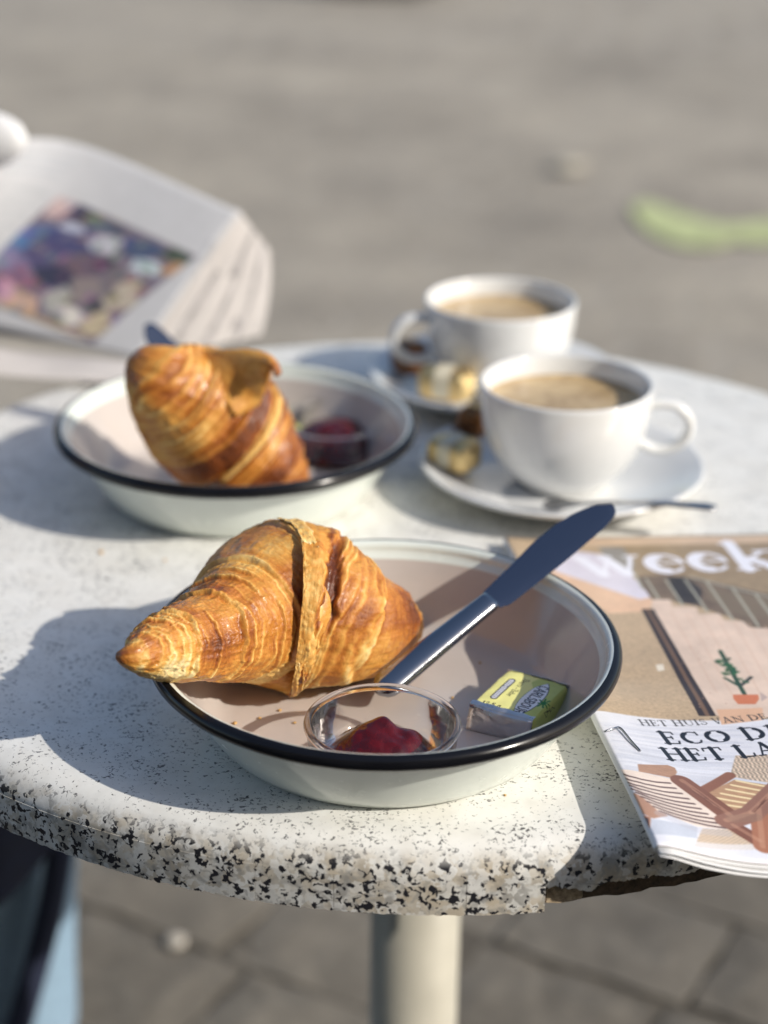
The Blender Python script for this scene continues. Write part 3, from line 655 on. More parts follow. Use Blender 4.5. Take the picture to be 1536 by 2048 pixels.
# ------------------------------------------------------------------ jam glasses and jam
def jam_glass(c, R, h, label, jlabel, jprof, seed):
    g = thing('jam_glass', c, label, 'glass bowl', 'small glass bowls of jam')
    wallp = [(R*.76, .0016), (R*.84, .0030), (R*.91, .0075), (R*.955, .014), (R*.985, h-.002)]
    V, Fc, _ = lathe(wallp, c, 80); mk('wall', V, Fc, M['glass'], g)
    wall2 = [(R*.70, .0042), (R*.78, .0058), (R*.86, .0105), (R*.91, .016), (R*.945, h-.002)]
    V, Fc, _ = lathe(wall2, c, 80); mk('inner_wall', V, Fc, M['glass'], g)
    a = np.linspace(0, 2*np.pi, 97)[:-1]
    def tor(r, z, tr, name):
        t = np.linspace(0, 2*np.pi, 14, endpoint=False)
        P = np.stack([c[0]+(r+tr*np.cos(t)[None])*np.cos(a)[:, None], c[1]+(r+tr*np.cos(t)[None])*np.sin(a)[:, None], c[2]+z+tr*np.sin(t)[None]+0*a[:, None]], -1)
        n = len(a); Fc = np.array([[i*14+j, ((i+1) % n)*14+j, ((i+1) % n)*14+(j+1) % 14, i*14+(j+1) % 14] for i in range(n) for j in range(14)])
        mk(name, P.reshape(-1, 3), Fc, M['bead'], g)
    tor(R*.965, h-.0012, .0019, 'rim'); tor(R*.80, .0030, .0022, 'foot_ring')
    V, Fc, _ = lathe([(0, .0012), (R*.72, .0012), (R*.76, .0016)], c, 64); mk('bottom', V, Fc, M['glass'], g)
    V, Fc, _ = lathe([(0, .0040), (R*.66, .0040), (R*.70, .0042)], c, 64); mk('inner_bottom', V, Fc, M['glass'], g)
    # the jam: a glossy lumpy spoonful
    n, m = 60, 110; rr = np.linspace(0, 1, n)[:, None]; ph = np.linspace(0, 2*np.pi, m, endpoint=False)[None]
    X, Y = rr*np.cos(ph), rr*np.sin(ph); Rj = jprof['r']*(1+.10*fbm(np.cos(ph)*1.6, np.sin(ph)*1.6, 0, seed, 2))
    H = jprof['h0']*(1-rr**3.2)
    for bx, by, bh, bs in jprof['bumps']: H = H+bh*np.exp(-((X-bx)**2+(Y-by)**2)/bs**2)*(1-rr**4)
    H = H+.0013*fbm(X*3.6, Y*3.6, 0, seed+3, 2)*(1-rr**5)
    jc = c+[jprof.get('dx', 0), jprof.get('dy', 0), .0044]
    V = np.stack([jc[0]+X*Rj, jc[1]+Y*Rj, jc[2]+np.maximum(H, 0)], -1).reshape(-1, 3)
    j = mk('jam', V, grid_faces(n, m, True), M['jam'])
    tag(j, jlabel, 'jam', 'red jam in the small glass bowls')
jam_glass(np.array([.0005, .752, .0036]), .0375, .0275, 'small clear glass bowl in the nearest dish, between croissant and butter', 'spoonful of shiny dark red jam in the nearest glass bowl',
          dict(r=.0315, h0=.0125, dx=.000, dy=.000, bumps=[(-.10, .10, .0068, .40), (.05, .22, .0030, .18), (.48, .05, .0042, .26), (-.5, -.1, .0020, .3), (-.25, -.3, .0016, .16), (.3, -.35, .0014, .15)]), 5)
jam_glass(at(670, 905, .004)*[1, 1, 0]+[0, 0, .0036], .037, .027, 'small clear glass bowl in the farther dish, right of the croissant', 'dark red jam in the farther glass bowl',
          dict(r=.0335, h0=.0165, bumps=[(0, .1, .004, .5)]), 8)

# ------------------------------------------------------------------ printed matter: drawn in code on the sheet, in millimetres
class Sheet:
    def __init__(s, w, h, ppm, col):
        s.w, s.h, s.k = w, h, ppm; s.W, s.H = int(w*ppm), int(h*ppm); s.a = np.ones((s.H, s.W, 3), np.float32)*np.array(col, np.float32)
    def _win(s, P, pad):
        x0, y0 = np.floor((P.min(0)-pad)*s.k).astype(int); x1, y1 = np.ceil((P.max(0)+pad)*s.k).astype(int)+1
        x0, y0, x1, y1 = max(x0, 0), max(y0, 0), min(x1, s.W), min(y1, s.H)
        if x1 <= x0 or y1 <= y0: return None
        X, Y = np.meshgrid((np.arange(x0, x1)+.5)/s.k, (np.arange(y0, y1)+.5)/s.k); return slice(y0, y1), slice(x0, x1), X, Y
    def put(s, sl, al, col):
        r = s.a[sl[0], sl[1]]; s.a[sl[0], sl[1]] = r*(1-al[..., None])+np.asarray(col, np.float32)*al[..., None] if np.ndim(col) == 1 else r*(1-al[..., None])+col*al[..., None]
    def poly(s, pts, col, alpha=1.0, tex=None):
        P = np.asarray(pts, float); w = s._win(P, .5)
        if w is None: return
        ys, xs, X, Y = w; al = 0
        for ox, oy in ((-.25, -.25), (.25, -.25), (-.25, .25), (.25, .25)):
            x, y = X+ox/s.k, Y+oy/s.k; ins = np.zeros(X.shape, bool)
            for (xa, ya), (xb, yb) in zip(P, np.roll(P, -1, 0)):
                if ya != yb: ins ^= ((ya > y) != (yb > y)) & (x < (xb-xa)*(y-ya)/(yb-ya)+xa)
            al = al+ins*.25
        c = np.asarray(col, np.float32)
        if tex is not None: c = c[None, None]*tex(X, Y)[..., None]
        s.put((ys, xs), (al*alpha).astype(np.float32), c)
    def line(s, pts, w_, col, alpha=1.0):
        P = np.asarray(pts, float); w = s._win(P, w_)
        if w is None: return
        ys, xs, X, Y = w; d = np.full(X.shape, 1e9)
        for (xa, ya), (xb, yb) in zip(P[:-1], P[1:]):
            dx, dy = xb-xa, yb-ya; t = np.clip(((X-xa)*dx+(Y-ya)*dy)/(dx*dx+dy*dy+1e-9), 0, 1); d = np.minimum(d, np.hypot(X-xa-t*dx, Y-ya-t*dy))
        s.put((ys, xs), (np.clip((w_/2-d)*s.k+.5, 0, 1)*alpha).astype(np.float32), col)
    def blur(s, n=1, grain=0.0):
        for _ in range(n):
            for ax in (0, 1): s.a = (np.roll(s.a, 1, ax)+2*s.a+np.roll(s.a, -1, ax))/4
        if grain: s.a = s.a*(1+grain*np.random.default_rng(5).normal(0, 1, s.a.shape[:2])[..., None]).astype(np.float32)
    def mat(s, name, rough, coat=0, bmp=0):
        lin = np.where(s.a <= .04045, s.a/12.92, ((np.maximum(s.a, 0)+.055)/1.055)**2.4)
        im = bpy.data.images.new(name, s.W, s.H, float_buffer=True); im.colorspace_settings.name = 'Non-Color'
        px = np.ones((s.H, s.W, 4), np.float32); px[..., :3] = lin; im.pixels.foreach_set(px.ravel()); im.update(); im.pack()
        m, nt, b = new_mat(name); uvn = nt.nodes.new('ShaderNodeUVMap'); ti = nt.nodes.new('ShaderNodeTexImage'); ti.image = im; ti.extension = 'EXTEND'; ti.interpolation = 'Linear'
        nt.links.new(uvn.outputs[0], ti.inputs[0])
        v = objvec(nt); n = noise_n(nt, 90, 3, .5, v)
        nt.links.new(mixc(nt, 1.0, ti.outputs[0], ramp(nt, n, [(.3, (.96, .96, .96)), (.7, (1.02, 1.02, 1.02))]), 'MULTIPLY'), b.inputs['Base Color'])
        b.inputs['Roughness'].default_value = rough; b.inputs['Coat Weight'].default_value = coat; b.inputs['Coat Roughness'].default_value = .12
        if bmp: bump(nt, b, noise_n(nt, 45, 2, .5, v), bmp, .003)
        return m
def arc(cx, cy, rx, ry, a0, a1, n=18): return [(cx+rx*math.cos(math.radians(a)), cy+ry*math.sin(math.radians(a))) for a in np.linspace(a0, a1, n)]
TH, TN = .20, .085     # thick and thin strokes of a roman capital, in cap heights
SERIF = {               # letter: (advance, [(points, width)])
 'E': (.70, [([(.14, 0), (.14, 1)], TH), ([(0, .03), (.58, .03), (.62, .22)], TN), ([(0, .97), (.54, .97), (.57, .80)], TN), ([(.14, .52), (.44, .52)], TN), ([(.44, .42), (.44, .62)], TN)]),
 'C': (.86, [(arc(.46, .5, .37, .46, 60, 300), .08), (arc(.44, .5, .35, .42, 120, 240), TH), ([(.70, .95), (.72, .70)], TN), ([(.72, .26), (.66, .10)], TN)]),
 'O': (.98, [(arc(.48, .5, .40, .46, 0, 360, 40), .07), (arc(.46, .5, .37, .40, 120, 240), TH), (arc(.50, .5, .37, .40, -60, 60), TH)]),
 'D': (.94, [([(.15, 0), (.15, 1)], TH), ([(0, .03), (.40, .03)], TN), ([(0, .97), (.40, .97)], TN), (arc(.38, .5, .42, .47, -90, 90, 24), .07), (arc(.40, .5, .38, .40, -58, 58), TH)]),
 'U': (.92, [([(.17, .97), (.17, .32)], TH), (arc(.45, .32, .28, .29, 180, 360), .08), ([(.73, .97), (.73, .32)], TN), ([(.02, .97), (.34, .97)], TN), ([(.60, .97), (.88, .97)], TN)]),
 'H': (.98, [([(.17, 0), (.17, 1)], TH), ([(.76, 0), (.76, 1)], TH), ([(.17, .52), (.76, .52)], TN), ([(.01, .03), (.34, .03)], TN), ([(.01, .97), (.34, .97)], TN), ([(.60, .03), (.93, .03)], TN), ([(.60, .97), (.93, .97)], TN)]),
 'T': (.80, [([(.38, 0), (.38, 1)], TH), ([(.02, .76), (.04, .97), (.72, .97), (.74, .76)], TN), ([(.22, .03), (.54, .03)], TN)]),
 'L': (.74, [([(.16, 0), (.16, 1)], TH), ([(.01, .97), (.33, .97)], TN), ([(.01, .03), (.62, .03), (.66, .26)], TN)]),
 'A': (.92, [([(.44, 1), (.76, .02)], TH), ([(.42, .98), (.13, .02)], TN), ([(.24, .36), (.64, .36)], TN), ([(.01, .03), (.26, .03)], TN), ([(.60, .03), (.91, .03)], TN)]),
 'V': (.90, [([(.16, .97), (.45, .02)], TH), ([(.47, .02), (.74, .97)], TN), ([(.01, .97), (.30, .97)], TN), ([(.62, .97), (.88, .97)], TN)]),
 'N': (1.0, [([(.16, 0), (.16, 1)], TN), ([(.14, .97), (.80, .03)], TH), ([(.80, 0), (.80, 1)], TN), ([(.02, .03), (.30, .03)], TN), ([(.02, .97), (.16, .97)], TN), ([(.66, .97), (.93, .97)], TN)]),
 'I': (.42, [([(.18, 0), (.18, 1)], TH), ([(.02, .03), (.34, .03)], TN), ([(.02, .97), (.34, .97)], TN)]),
 'S': (.66, [(arc(.31, .73, .21, .24, 20, 200, 14)+[(.36, .52)]+arc(.32, .27, .23, .25, 70, -160, 14), .11), ([(.50, .96), (.51, .76)], TN), ([(.08, .06), (.08, .26)], TN)]),
 'w': (1.10, [([(.10, .66), (.34, .02)], .20), ([(.36, .02), (.53, .56)], .07), ([(.50, .66), (.74, .02)], .20), ([(.76, .02), (.96, .66)], .07), ([(.0, .67), (.26, .67)], .06), ([(.42, .67), (.62, .67)], .06), ([(.86, .67), (1.06, .67)], .06)]),
 'e': (.70, [(arc(.34, .34, .27, .32, 0, 320, 26), .08), (arc(.32, .34, .24, .28, 110, 260), .21), ([(.12, .37), (.60, .37)], .06)]),
 'k': (.86, [([(.16, .0), (.16, 1.04)], .21), ([(.24, .32), (.58, .64)], .07), ([(.30, .38), (.66, .02)], .20), ([(.0, 1.02), (.2, 1.02)], .06), ([(.0, .02), (.34, .02)], .06), ([(.48, .02), (.84, .02)], .06), ([(.46, .67), (.76, .67)], .06)]),
 'n': (.86, [([(.16, 0), (.16, .66)], .20), (arc(.44, .42, .22, .24, 180, 0), .09), ([(.66, 0), (.66, .44)], .20)]), 'd': (.80, [(arc(.33, .34, .27, .32, 0, 360, 26), .09), (arc(.30, .34, .23, .28, 110, 250), .2), ([(.62, 0), (.62, 1.04)], .2)]),
}
SW = .15
SANS = {
 'C': (.70, [(arc(.36, .5, .29, .44, 50, 310), SW)]), 'A': (.74, [([(.04, 0), (.36, 1), (.68, 0)], SW), ([(.16, .32), (.56, .32)], SW*.8)]),
 'R': (.70, [([(.10, 0), (.10, 1)], SW), ([(.10, .94)]+arc(.36, .72, .22, .22, 90, -90)+[(.10, .50)], SW), ([(.34, .5), (.62, 0)], SW)]),
 'L': (.58, [([(.10, 1), (.10, .06), (.52, .06)], SW)]), 'S': (.62, [(arc(.30, .73, .21, .21, 20, 220, 14)+arc(.30, .27, .22, .21, 50, -160, 14), SW)]),
 'B': (.70, [([(.10, 0), (.10, 1)], SW), ([(.10, .94)]+arc(.34, .73, .20, .21, 90, -90)+[(.10, .52)], SW), ([(.10, .52)]+arc(.36, .28, .24, .23, 90, -90)+[(.10, .05)], SW)]),
 'O': (.80, [(arc(.38, .5, .31, .44, 0, 360, 30), SW)]), 'U': (.72, [([(.10, 1), (.10, .34)]+arc(.34, .32, .24, .27, 180, 360)+[(.58, 1)], SW)]),
 'G': (.76, [(arc(.37, .5, .30, .44, 50, 330)+[(.66, .46), (.42, .46)], SW)]),
 '1': (.52, [([(.06, .78), (.28, .97), (.28, 0)], SW), ([(.06, .04), (.48, .04)], SW*.8)]), '2': (.62, [(arc(.29, .70, .22, .25, 170, -30, 14)+[(.08, .06), (.56, .06)], SW)]),
 '5': (.62, [([(.52, .95), (.14, .95), (.12, .56)]+arc(.29, .32, .24, .27, 110, -150, 14), SW)]), ',': (.28, [([(.14, .10), (.06, -.14)], SW)]), 'g': (.62, [(arc(.28, .34, .21, .27, 0, 360, 20), SW*.9), ([(.50, .62), (.50, -.10)]+arc(.28, -.10, .22, .18, 0, -150, 10), SW*.9)]), ' ': (.35, []),
}
IW = .085
SCRIPT = {
 'B': (.62, [([(.10, 0), (.22, .95)], IW), ([(.06, .88)]+arc(.36, .74, .18, .20, 100, -80)+arc(.34, .27, .22, .26, 80, -150), IW)]), 'e': (.36, [([(.02, .20), (.24, .32)]+arc(.17, .30, .11, .22, 30, 320, 12), IW)]),
 'u': (.42, [([(.06, .52), (.04, .14), (.14, .0), (.28, .12), (.32, .52)], IW), ([(.32, .52), (.32, .06), (.40, .02)], IW)]), 'r': (.34, [([(.04, .0), (.08, .46), (.18, .54), (.30, .46)], IW)]),
 '-': (.34, [([(.04, .30), (.24, .30)], IW)]), 'o': (.38, [(arc(.17, .27, .14, .25, 0, 360, 16), IW)]), 't': (.30, [([(.16, .90), (.08, .12), (.16, .0), (.26, .10)], IW), ([(.0, .58), (.28, .62)], IW)]), ' ': (.26, []),
}
def text(sh, s, org, dir_, up, font, col, spacing=0.0, wmul=1.0):
    """letters from org; dir_ = one cap height along the line, up = one cap height up the letter (mm vectors)"""
    o = np.asarray(org, float); d = np.asarray(dir_, float); u = np.asarray(up, float); cap = np.linalg.norm(u)
    for ch in s:
        if ch == ' ' and ' ' not in font: o = o+d*.42; continue
        adv, st = font[ch]
        for pts, w in st: sh.line([o+d*x+u*y for x, y in pts], w*cap*wmul, col)
        o = o+d*(adv+spacing)
    return o

# ------------------------------------------------------------------ butter portion
def rgb(r, g, b): return np.array([r, g, b], float)/255
def butter(bl, br, tl, h, label, detail=True):
    bl, br, tl = (np.asarray(q, float) for q in (bl, br, tl))
    ex = br-bl; wmm = np.linalg.norm(ex)*1000; ex /= np.linalg.norm(ex); ey = tl-bl; lmm = np.linalg.norm(ey)*1000; ey /= np.linalg.norm(ey); ez = np.cross(ex, ey)
    o_ = bl*[1, 1, 0]+[0, 0, bl[2]-h]
    b = thing('butter_portion', o_, label, 'butter', 'wrapped butter portions in the dishes')
    sh = Sheet(wmm+2*8, lmm, 14, rgb(240, 236, 150))          # label folds 8 mm down both long sides
    x0 = 8
    sh.poly([(x0+wmm*.60, 0), (x0+wmm*.70, lmm*.55), (x0+wmm*.50, lmm*.82), (x0+wmm*.55, lmm), (x0+wmm+8, lmm), (x0+wmm+8, 0)], rgb(196, 205, 110))  # greener right half, partly standing in for the shadow across the wrapper
    sh.poly([(0, 0), (x0, 0), (x0, lmm), (0, lmm)], rgb(240, 236, 150))
    if detail:
        # white pointed oval with the maker's name, reading from the far end to the near one
        c0 = np.array([x0+wmm*.72, lmm*.45]); ov = [(c0[0]+wmm*.155*math.cos(a)*(1-.45*abs(math.sin(a))**3), c0[1]+lmm*.46*math.sin(a)) for a in np.linspace(0, 2*math.pi, 48)]
        sh.poly(ov, rgb(60, 66, 90)); sh.poly([(c0[0]+(x-c0[0])*.93-.15, c0[1]+(y-c0[1])*.975) for x, y in ov], rgb(238, 240, 246))
        cap = wmm*.155; text(sh, 'CARLSBOURG', (c0[0]-cap*.5, c0[1]+lmm*.37), (0, -cap*.82), (cap, 0), SANS, rgb(40, 46, 62), .06)
        g = c0+[wmm*.19, -lmm*.02]
        for a in (20, 60, 100, 150, 200, 250, 300, 340): sh.line([g, g+np.array([math.cos(math.radians(a))*3.4, math.sin(math.radians(a))*4.2])*(1 if a % 40 else .7)], .9, rgb(28, 120, 40))
        text(sh, 'Beurre - Boter', (x0+wmm*.35, lmm*.86), (0, -3.6), (3.6, 0), SCRIPT, rgb(70, 66, 40), 0, 1.1)
        pc = x0+wmm*.22; sh.line([(pc, lmm*.26), (pc, lmm*.74)], 4.0, rgb(48, 52, 58)); sh.line([(pc, lmm*.26), (pc, lmm*.54)], 2.6, rgb(205, 206, 214)); sh.line([(pc, lmm*.60), (pc, lmm*.74)], 2.6, rgb(205, 206, 214))
        for q in range(11): sh.line([(pc-.6, lmm*(.27+q*.044)), (pc+.6, lmm*(.27+q*.044))], .32, rgb(80, 84, 95))
        text(sh, '12,5 g', (x0+wmm*.13, lmm*.06), (2.9, 0), (0, 3.0), SANS, rgb(30, 30, 26), .1, 1.25)
        sg = [(x0+wmm+2.0, lmm*.32), (x0+wmm+4, lmm*.42), (x0+wmm+2.6, lmm*.38), (x0+wmm+5, lmm*.50), (x0+wmm+3, lmm*.52), (x0+wmm+5.5, lmm*.6)]
        sh.line(sg, .45, rgb(60, 70, 40)); sh.line([(x0+wmm+1.5, lmm*.30), (x0+wmm+6, lmm*.36), (x0+wmm+2.5, lmm*.46), (x0+wmm+6, lmm*.48)], .4, rgb(60, 70, 40))
    lm = sh.mat('butter_wrapper_print', .34, .25, .25)
    # wrapped block: rounded, slightly crushed; the folded foil end faces the near side
    n, m = 40, 44; pr_ = []                                    # cross-section: up the left side, over the top, down the right
    wx, hh = wmm/1000, h; rr = .0022
    path = [(-.0004, 0), (-.0002, hh*.45), (0, hh-rr), (rr*.3, hh-rr*.3), (rr, hh), (wx*.3, hh+.0005), (wx*.6, hh+.0004), (wx-rr, hh), (wx-rr*.3, hh-rr*.3), (wx, hh-rr), (wx+.0003, hh*.5), (wx+.0004, 0)]
    pp = smooth_path([(x, z, 0) for x, z in path], 4)[:, :2]; m = len(pp); lens = np.concatenate([[0], np.cumsum(np.linalg.norm(np.diff(pp, axis=0), axis=1))])
    u_mm = np.where(pp[:, 0] < .0001, 8-(hh-pp[:, 1])*1000, np.where(pp[:, 0] > wx-.0001, 8+wmm+(hh-pp[:, 1])*1000, 8+pp[:, 0]*1000))
    ty = np.linspace(0, 1, n); V = []; UV = []
    for t in ty:
        for (x, z), u in zip(pp, u_mm):
            e = math.exp(-((1-t)/.05))+math.exp(-(t/.03))
            V.append(o_+ex*(x+(wx/2-x)*.04*e)+ey*(t*lmm/1000)+ez*(z-.0008*e*(z/hh)+.0005*fbm(x*260, t*7, z*200, 3, 2)*(z/hh))); UV.append((u/(wmm+16), t))
    mk('wrapper', np.array(V), grid_faces(n, m)[:, ::-1], lm, b, uv=np.array(UV))
    # foil strip along the near top edge, foil end folded like a parcel, far end
    def foil_end(t, out, name):
        k = 14; V = []; q = 12
        for i in range(k):
            f = i/(k-1)
            for j in range(q):
                g_ = j/(q-1); x = wx*g_; z = hh*(1-f)
                tri = max(0, .5-abs(g_-.5)-(f*.5)) if True else 0
                bulge = .0022*math.sin(math.pi*min(1, f*1.1))*(1-abs(g_-.45)*1.1)+.0038*f*f*(1-g_*.6)+.0007*fbm(g_*6, f*5, t, 9, 3)
                fold = .0016 if g_ > f*.75+.05 else 0
                V.append(o_+ex*x+ey*((lmm/1000 if t else 0)+out*(bulge+fold*.6+.0002))+ez*z)
        o = mk(name, np.array(V), grid_faces(k, q), M['foil'], b, smooth=True); solidify(o, .0003); return o
    foil_end(0, -1, 'foil_fold'); foil_end(1, 1, 'foil_fold')
    V = []
    for i in range(16):
        g_ = i/15
        for y_, z_ in ((.0026+.0004*math.sin(i*1.7), .0007), (.0, .0008), (-.0009, .0000), (-.0011, -.0032-.0004*math.sin(i*2.3))): V.append(o_+ex*wx*(g_*1.005-.002)+ey*y_+ez*(hh+z_))
    mk('foil_hem', np.array(V), grid_faces(16, 4), M['foil'], b)
    return b
butter(at(941, 1404, .0175), at(1066, 1439, .0165), at(1015, 1336, .0195), .0135, 'yellow and green foil-wrapped butter portion in the nearest dish, beside the jam glass')
butter(at(560, 860, .022), at(598, 850, .02), at(556, 826, .023), .0135, 'butter portion mostly hidden behind the croissant in the farther dish', False)

# ------------------------------------------------------------------ magazine
MB = at(1314, 1694, .0150); MTL = at(1010, 1078, .0065)
mv = (MTL-MB)*[1, 1, 0]; ML = np.linalg.norm(mv); mv /= ML; mu = np.array([math.cos(math.radians(4.5)), math.sin(math.radians(4.5)), 0.]); MW = .275
def page(u, v, k=0.0):
    """cover surface: u metres from the spine, v metres up the page; k metres down into the stack"""
    P = MB*[1, 1, 0]+np.multiply.outer(u, mu)+np.multiply.outer(v, mv)
    f = v/ML
    z = .0062+.0088*np.exp(-(u/.030)**2)*(1-f)**1.2+.0016*np.exp(-(u/.012)**2)+.0009*np.sin(u*42+1.2)*(1-f)+.0012*np.exp(-((v-.135-.05*u)/.016)**2)*np.exp(-(u/.06)**2)-.0010*np.exp(-((v-.165)/.012)**2)*np.exp(-(u/.05)**2)
    over = np.maximum(0, np.hypot(P[..., 0]-TC[0], P[..., 1]-TC[1])-TR+.012)
    P[..., 2] = z-k-.02*over-.7*over**2
    return P
def pg(px, py):
    """photo pixel to millimetres on the cover"""
    z = .008
    for _ in range(6):
        q = at(px, py, z)-MB; A = np.array([mu[:2], mv[:2]]).T; uv = np.linalg.solve(A, q[:2]); z = float(page(np.array(max(uv[0], 0)), np.array(np.clip(uv[1], 0, ML)))[2])
    return uv*1000
z8 = lambda x, y: pg(1160+x/4.085, 1420+y/4.085)
z7 = lambda x, y: pg(1000+x/2.866, 1060+y/2.866)
cov = Sheet(MW*1000, ML*1000, 4.2, rgb(228, 228, 236)); MWm, MLm = MW*1000, ML*1000
P7 = lambda *p: [z7(x, y) for x, y in p]
P8 = lambda *p: [z8(x, y) for x, y in p]
grain = lambda sx, sy, amp, sd: (lambda X, Y: 1+amp*fbm(X*sx, Y*sy, 0, sd, 3))
ySplit = z7(800, 1085)[1]
cov.poly([(0, ySplit+2), (MWm, ySplit+6), (MWm, MLm), (0, MLm)], rgb(190, 166, 136), tex=grain(.9, 3.2, .20, 1))
cov.poly(P7((330, 40), (1600, 38), (1600, 75), (330, 90)), rgb(216, 188, 160), tex=grain(.1, .5, .06, 2))
cov.poly(P7((640, 95), (1600, 70), (1600, 420), (1100, 300), (800, 300)), rgb(164, 142, 112), tex=grain(.3, .3, .08, 3))
cov.poly(P7((250, 215), (620, 480), (850, 470), (880, 405), (640, 300), (330, 175)), rgb(226, 188, 156), tex=grain(.2, 1.0, .07, 4))
cov.poly(P7((340, 150), (420, 120), (640, 150), (760, 270), (880, 385), (800, 400), (560, 320), (310, 235)), rgb(222, 216, 228), tex=grain(.15, .3, .03, 5))
cov.poly(P7((560, 100), (700, 100), (770, 180), (760, 260), (640, 200)), rgb(150, 146, 140), tex=lambda X, Y: 1+.3*np.sin(X*3+Y*1.5)*np.sin(X*2.2-Y*2.6))
cov.poly(P7((780, 270), (960, 260), (1180, 290), (1600, 380), (1600, 570), (1430, 560), (1390, 525), (1250, 480), (1130, 440), (960, 400), (870, 400)), rgb(122, 104, 86), tex=grain(.2, .2, .15, 6))
cov.poly(P7((960, 270), (1060, 270), (1160, 340), (1150, 430), (1020, 420)), rgb(62, 54, 48), tex=grain(.2, .2, .2, 7))
cov.poly(P7((1170, 330), (1600, 400), (1600, 500), (1400, 500), (1200, 400)), rgb(128, 112, 92))
cov.poly(P7((870, 400), (975, 400), (990, 440), (1125, 445), (1140, 485), (1255, 480), (1285, 520), (1395, 525), (1430, 560), (1600, 570), (1600, 1075), (1235, 1065), (870, 470)), rgb(224, 200, 182), tex=grain(.12, .12, .05, 8))
for q in range(7): cov.line(P7((980+q*90, 470+q*14), (1240+q*90, 930+q*14)), 1.2, rgb(214, 183, 162), .5)
cov.poly(P7((810, 455), (880, 455), (1238, 1068), (1140, 1068)), rgb(58, 46, 42)); cov.poly(P7((838, 458), (856, 458), (1205, 1068), (1178, 1068)), rgb(122, 94, 72))
for a, b_ in (((835, 280), (910, 395)), ((950, 285), (1048, 432)), ((1060, 285), (1190, 470)), ((1185, 300), (1335, 515)), ((1330, 330), (1482, 552)), ((1465, 370), (1560, 500)), ((770, 250), (820, 340)), ((1090, 270), (1320, 330)), ((1320, 330), (1560, 390))):
    cov.line(P7(a, b_), 1.5, rgb(178, 176, 160))
cov.line(P7((1262, 695), (1400, 940)), 2.4, rgb(44, 74, 52)); cov.line(P7((1290, 850), (1360, 890)), 2.0, rgb(44, 74, 52)); cov.line(P7((1440, 845), (1385, 890)), 2.0, rgb(58, 62, 54))
for q in range(26):
    t = rng.random(); c_ = np.array(z7(1275+t*90, 735+t*120))+rng.normal(0, 2.4, 2); cov.line([c_, c_+rng.normal(0, 1.6, 2)], 1.9, rgb(40+rng.integers(0, 30), 80+rng.integers(0, 30), 58))
cov.poly(P7((1335, 945), (1480, 945), (1485, 970), (1465, 1000), (1365, 1000), (1338, 970)), rgb(206, 122, 84)); cov.poly(P7((1490, 930), (1536, 960), (1500, 985)), rgb(190, 168, 160))
cov.poly(P7((892, 775), (935, 770), (944, 805), (905, 812)), rgb(232, 222, 205))
cov.poly(P7((1240, 1030), (1505, 1020), (1512, 1090), (1270, 1118)), rgb(226, 182, 150))
for q in range(20):
    c_ = z7(1040+rng.random()*300, 600+rng.random()*420); cov.line([c_, np.array(c_)+.2], .8, rgb(186, 150, 130))
# lower half: folding wooden loungers on white
for q in range(60):
    y = rng.random(); c_ = z8(rng.random()*400+150, 100+y*520); cov.line([c_, np.array(c_)+[30+rng.random()*60, rng.normal(0, 1)]], .7+rng.random()*2, rgb(*(np.array([206, 208, 220])+rng.normal(0, 7))), .45)
cov.poly(P8((1270, 375), (1700, 360), (1700, 620), (1225, 545)), rgb(196, 176, 156), tex=lambda X, Y: 1+.30*np.sin(X*2.9+np.sin(Y*1.3)*.9)*(.6+.4*np.sin(Y*2.1))+.1*fbm(X*2, Y*.4, 0, 3, 2))
cov.poly(P8((1000, 968), (1210, 978), (1480, 1095), (1475, 1140), (930, 1120)), rgb(206, 184, 160), tex=lambda X, Y: 1+.32*np.sin(X*2.8)*np.sin(Y*3.4))
cov.poly(P8((930, 1075), (1475, 1095), (1475, 1140), (910, 1130)), rgb(232, 230, 234), .7)
cov.poly(P8((575, 895), (960, 958), (955, 1050), (590, 1025)), rgb(198, 202, 214))
cov.poly(P8((470, 445), (715, 452), (775, 475), (792, 510), (765, 560), (480, 505)), rgb(178, 138, 112), tex=grain(.3, 1.5, .1, 9))
cov.poly(P8((395, 670), (470, 690), (720, 870), (600, 890), (470, 835)), rgb(182, 140, 116)); cov.poly(P8((508, 860), (580, 880), (566, 1000), (540, 990)), rgb(176, 124, 96)); cov.line(P8((545, 890), (548, 985)), 1.4, rgb(70, 60, 70))
cov.poly(P8((1000, 690), (1260, 572), (1700, 640), (1700, 720), (1270, 870), (1180, 800)), rgb(190, 150, 116), tex=grain(.3, 1.2, .08, 10))
for q in range(8): cov.line(P8((1280-q*42, 580+q*35), (1640-q*40, 652+q*32)), 1.6, rgb(244, 222, 176))
cov.line(P8((990, 668), (1225, 535)), 5.5, rgb(146, 98, 76))
cov.poly(P8((300, 488), (765, 568), (800, 590), (1475, 1085), (1420, 1082), (1205, 978), (960, 955), (640, 832), (480, 692)), rgb(240, 222, 208), tex=grain(.3, 1.5, .04, 11))
for a, b_ in (((312, 512), (735, 600)), ((320, 545), (780, 642)), ((338, 577), (830, 685)), ((370, 607), (885, 728)), ((400, 640), (935, 770)), ((455, 675), (985, 810)), ((500, 710), (1040, 852)), ((550, 750), (1090, 890)), ((600, 790), (1145, 930)), ((650, 828), (1200, 968))):
    A_, B_ = np.array(a), np.array(b_); md = (A_+B_)/2+[-20, 14]; cov.line([z8(*A_), z8(*((A_+md)/2+[-6, 3])), z8(*md), z8(*((B_+md)/2+[-4, 6])), z8(*B_)], 1.25, rgb(96, 72, 68))
cov.line(P8((835, 588), (1225, 870)), 11.5, rgb(134, 88, 68)); cov.line(P8((1250, 950), (1470, 1080)), 9, rgb(130, 84, 66))
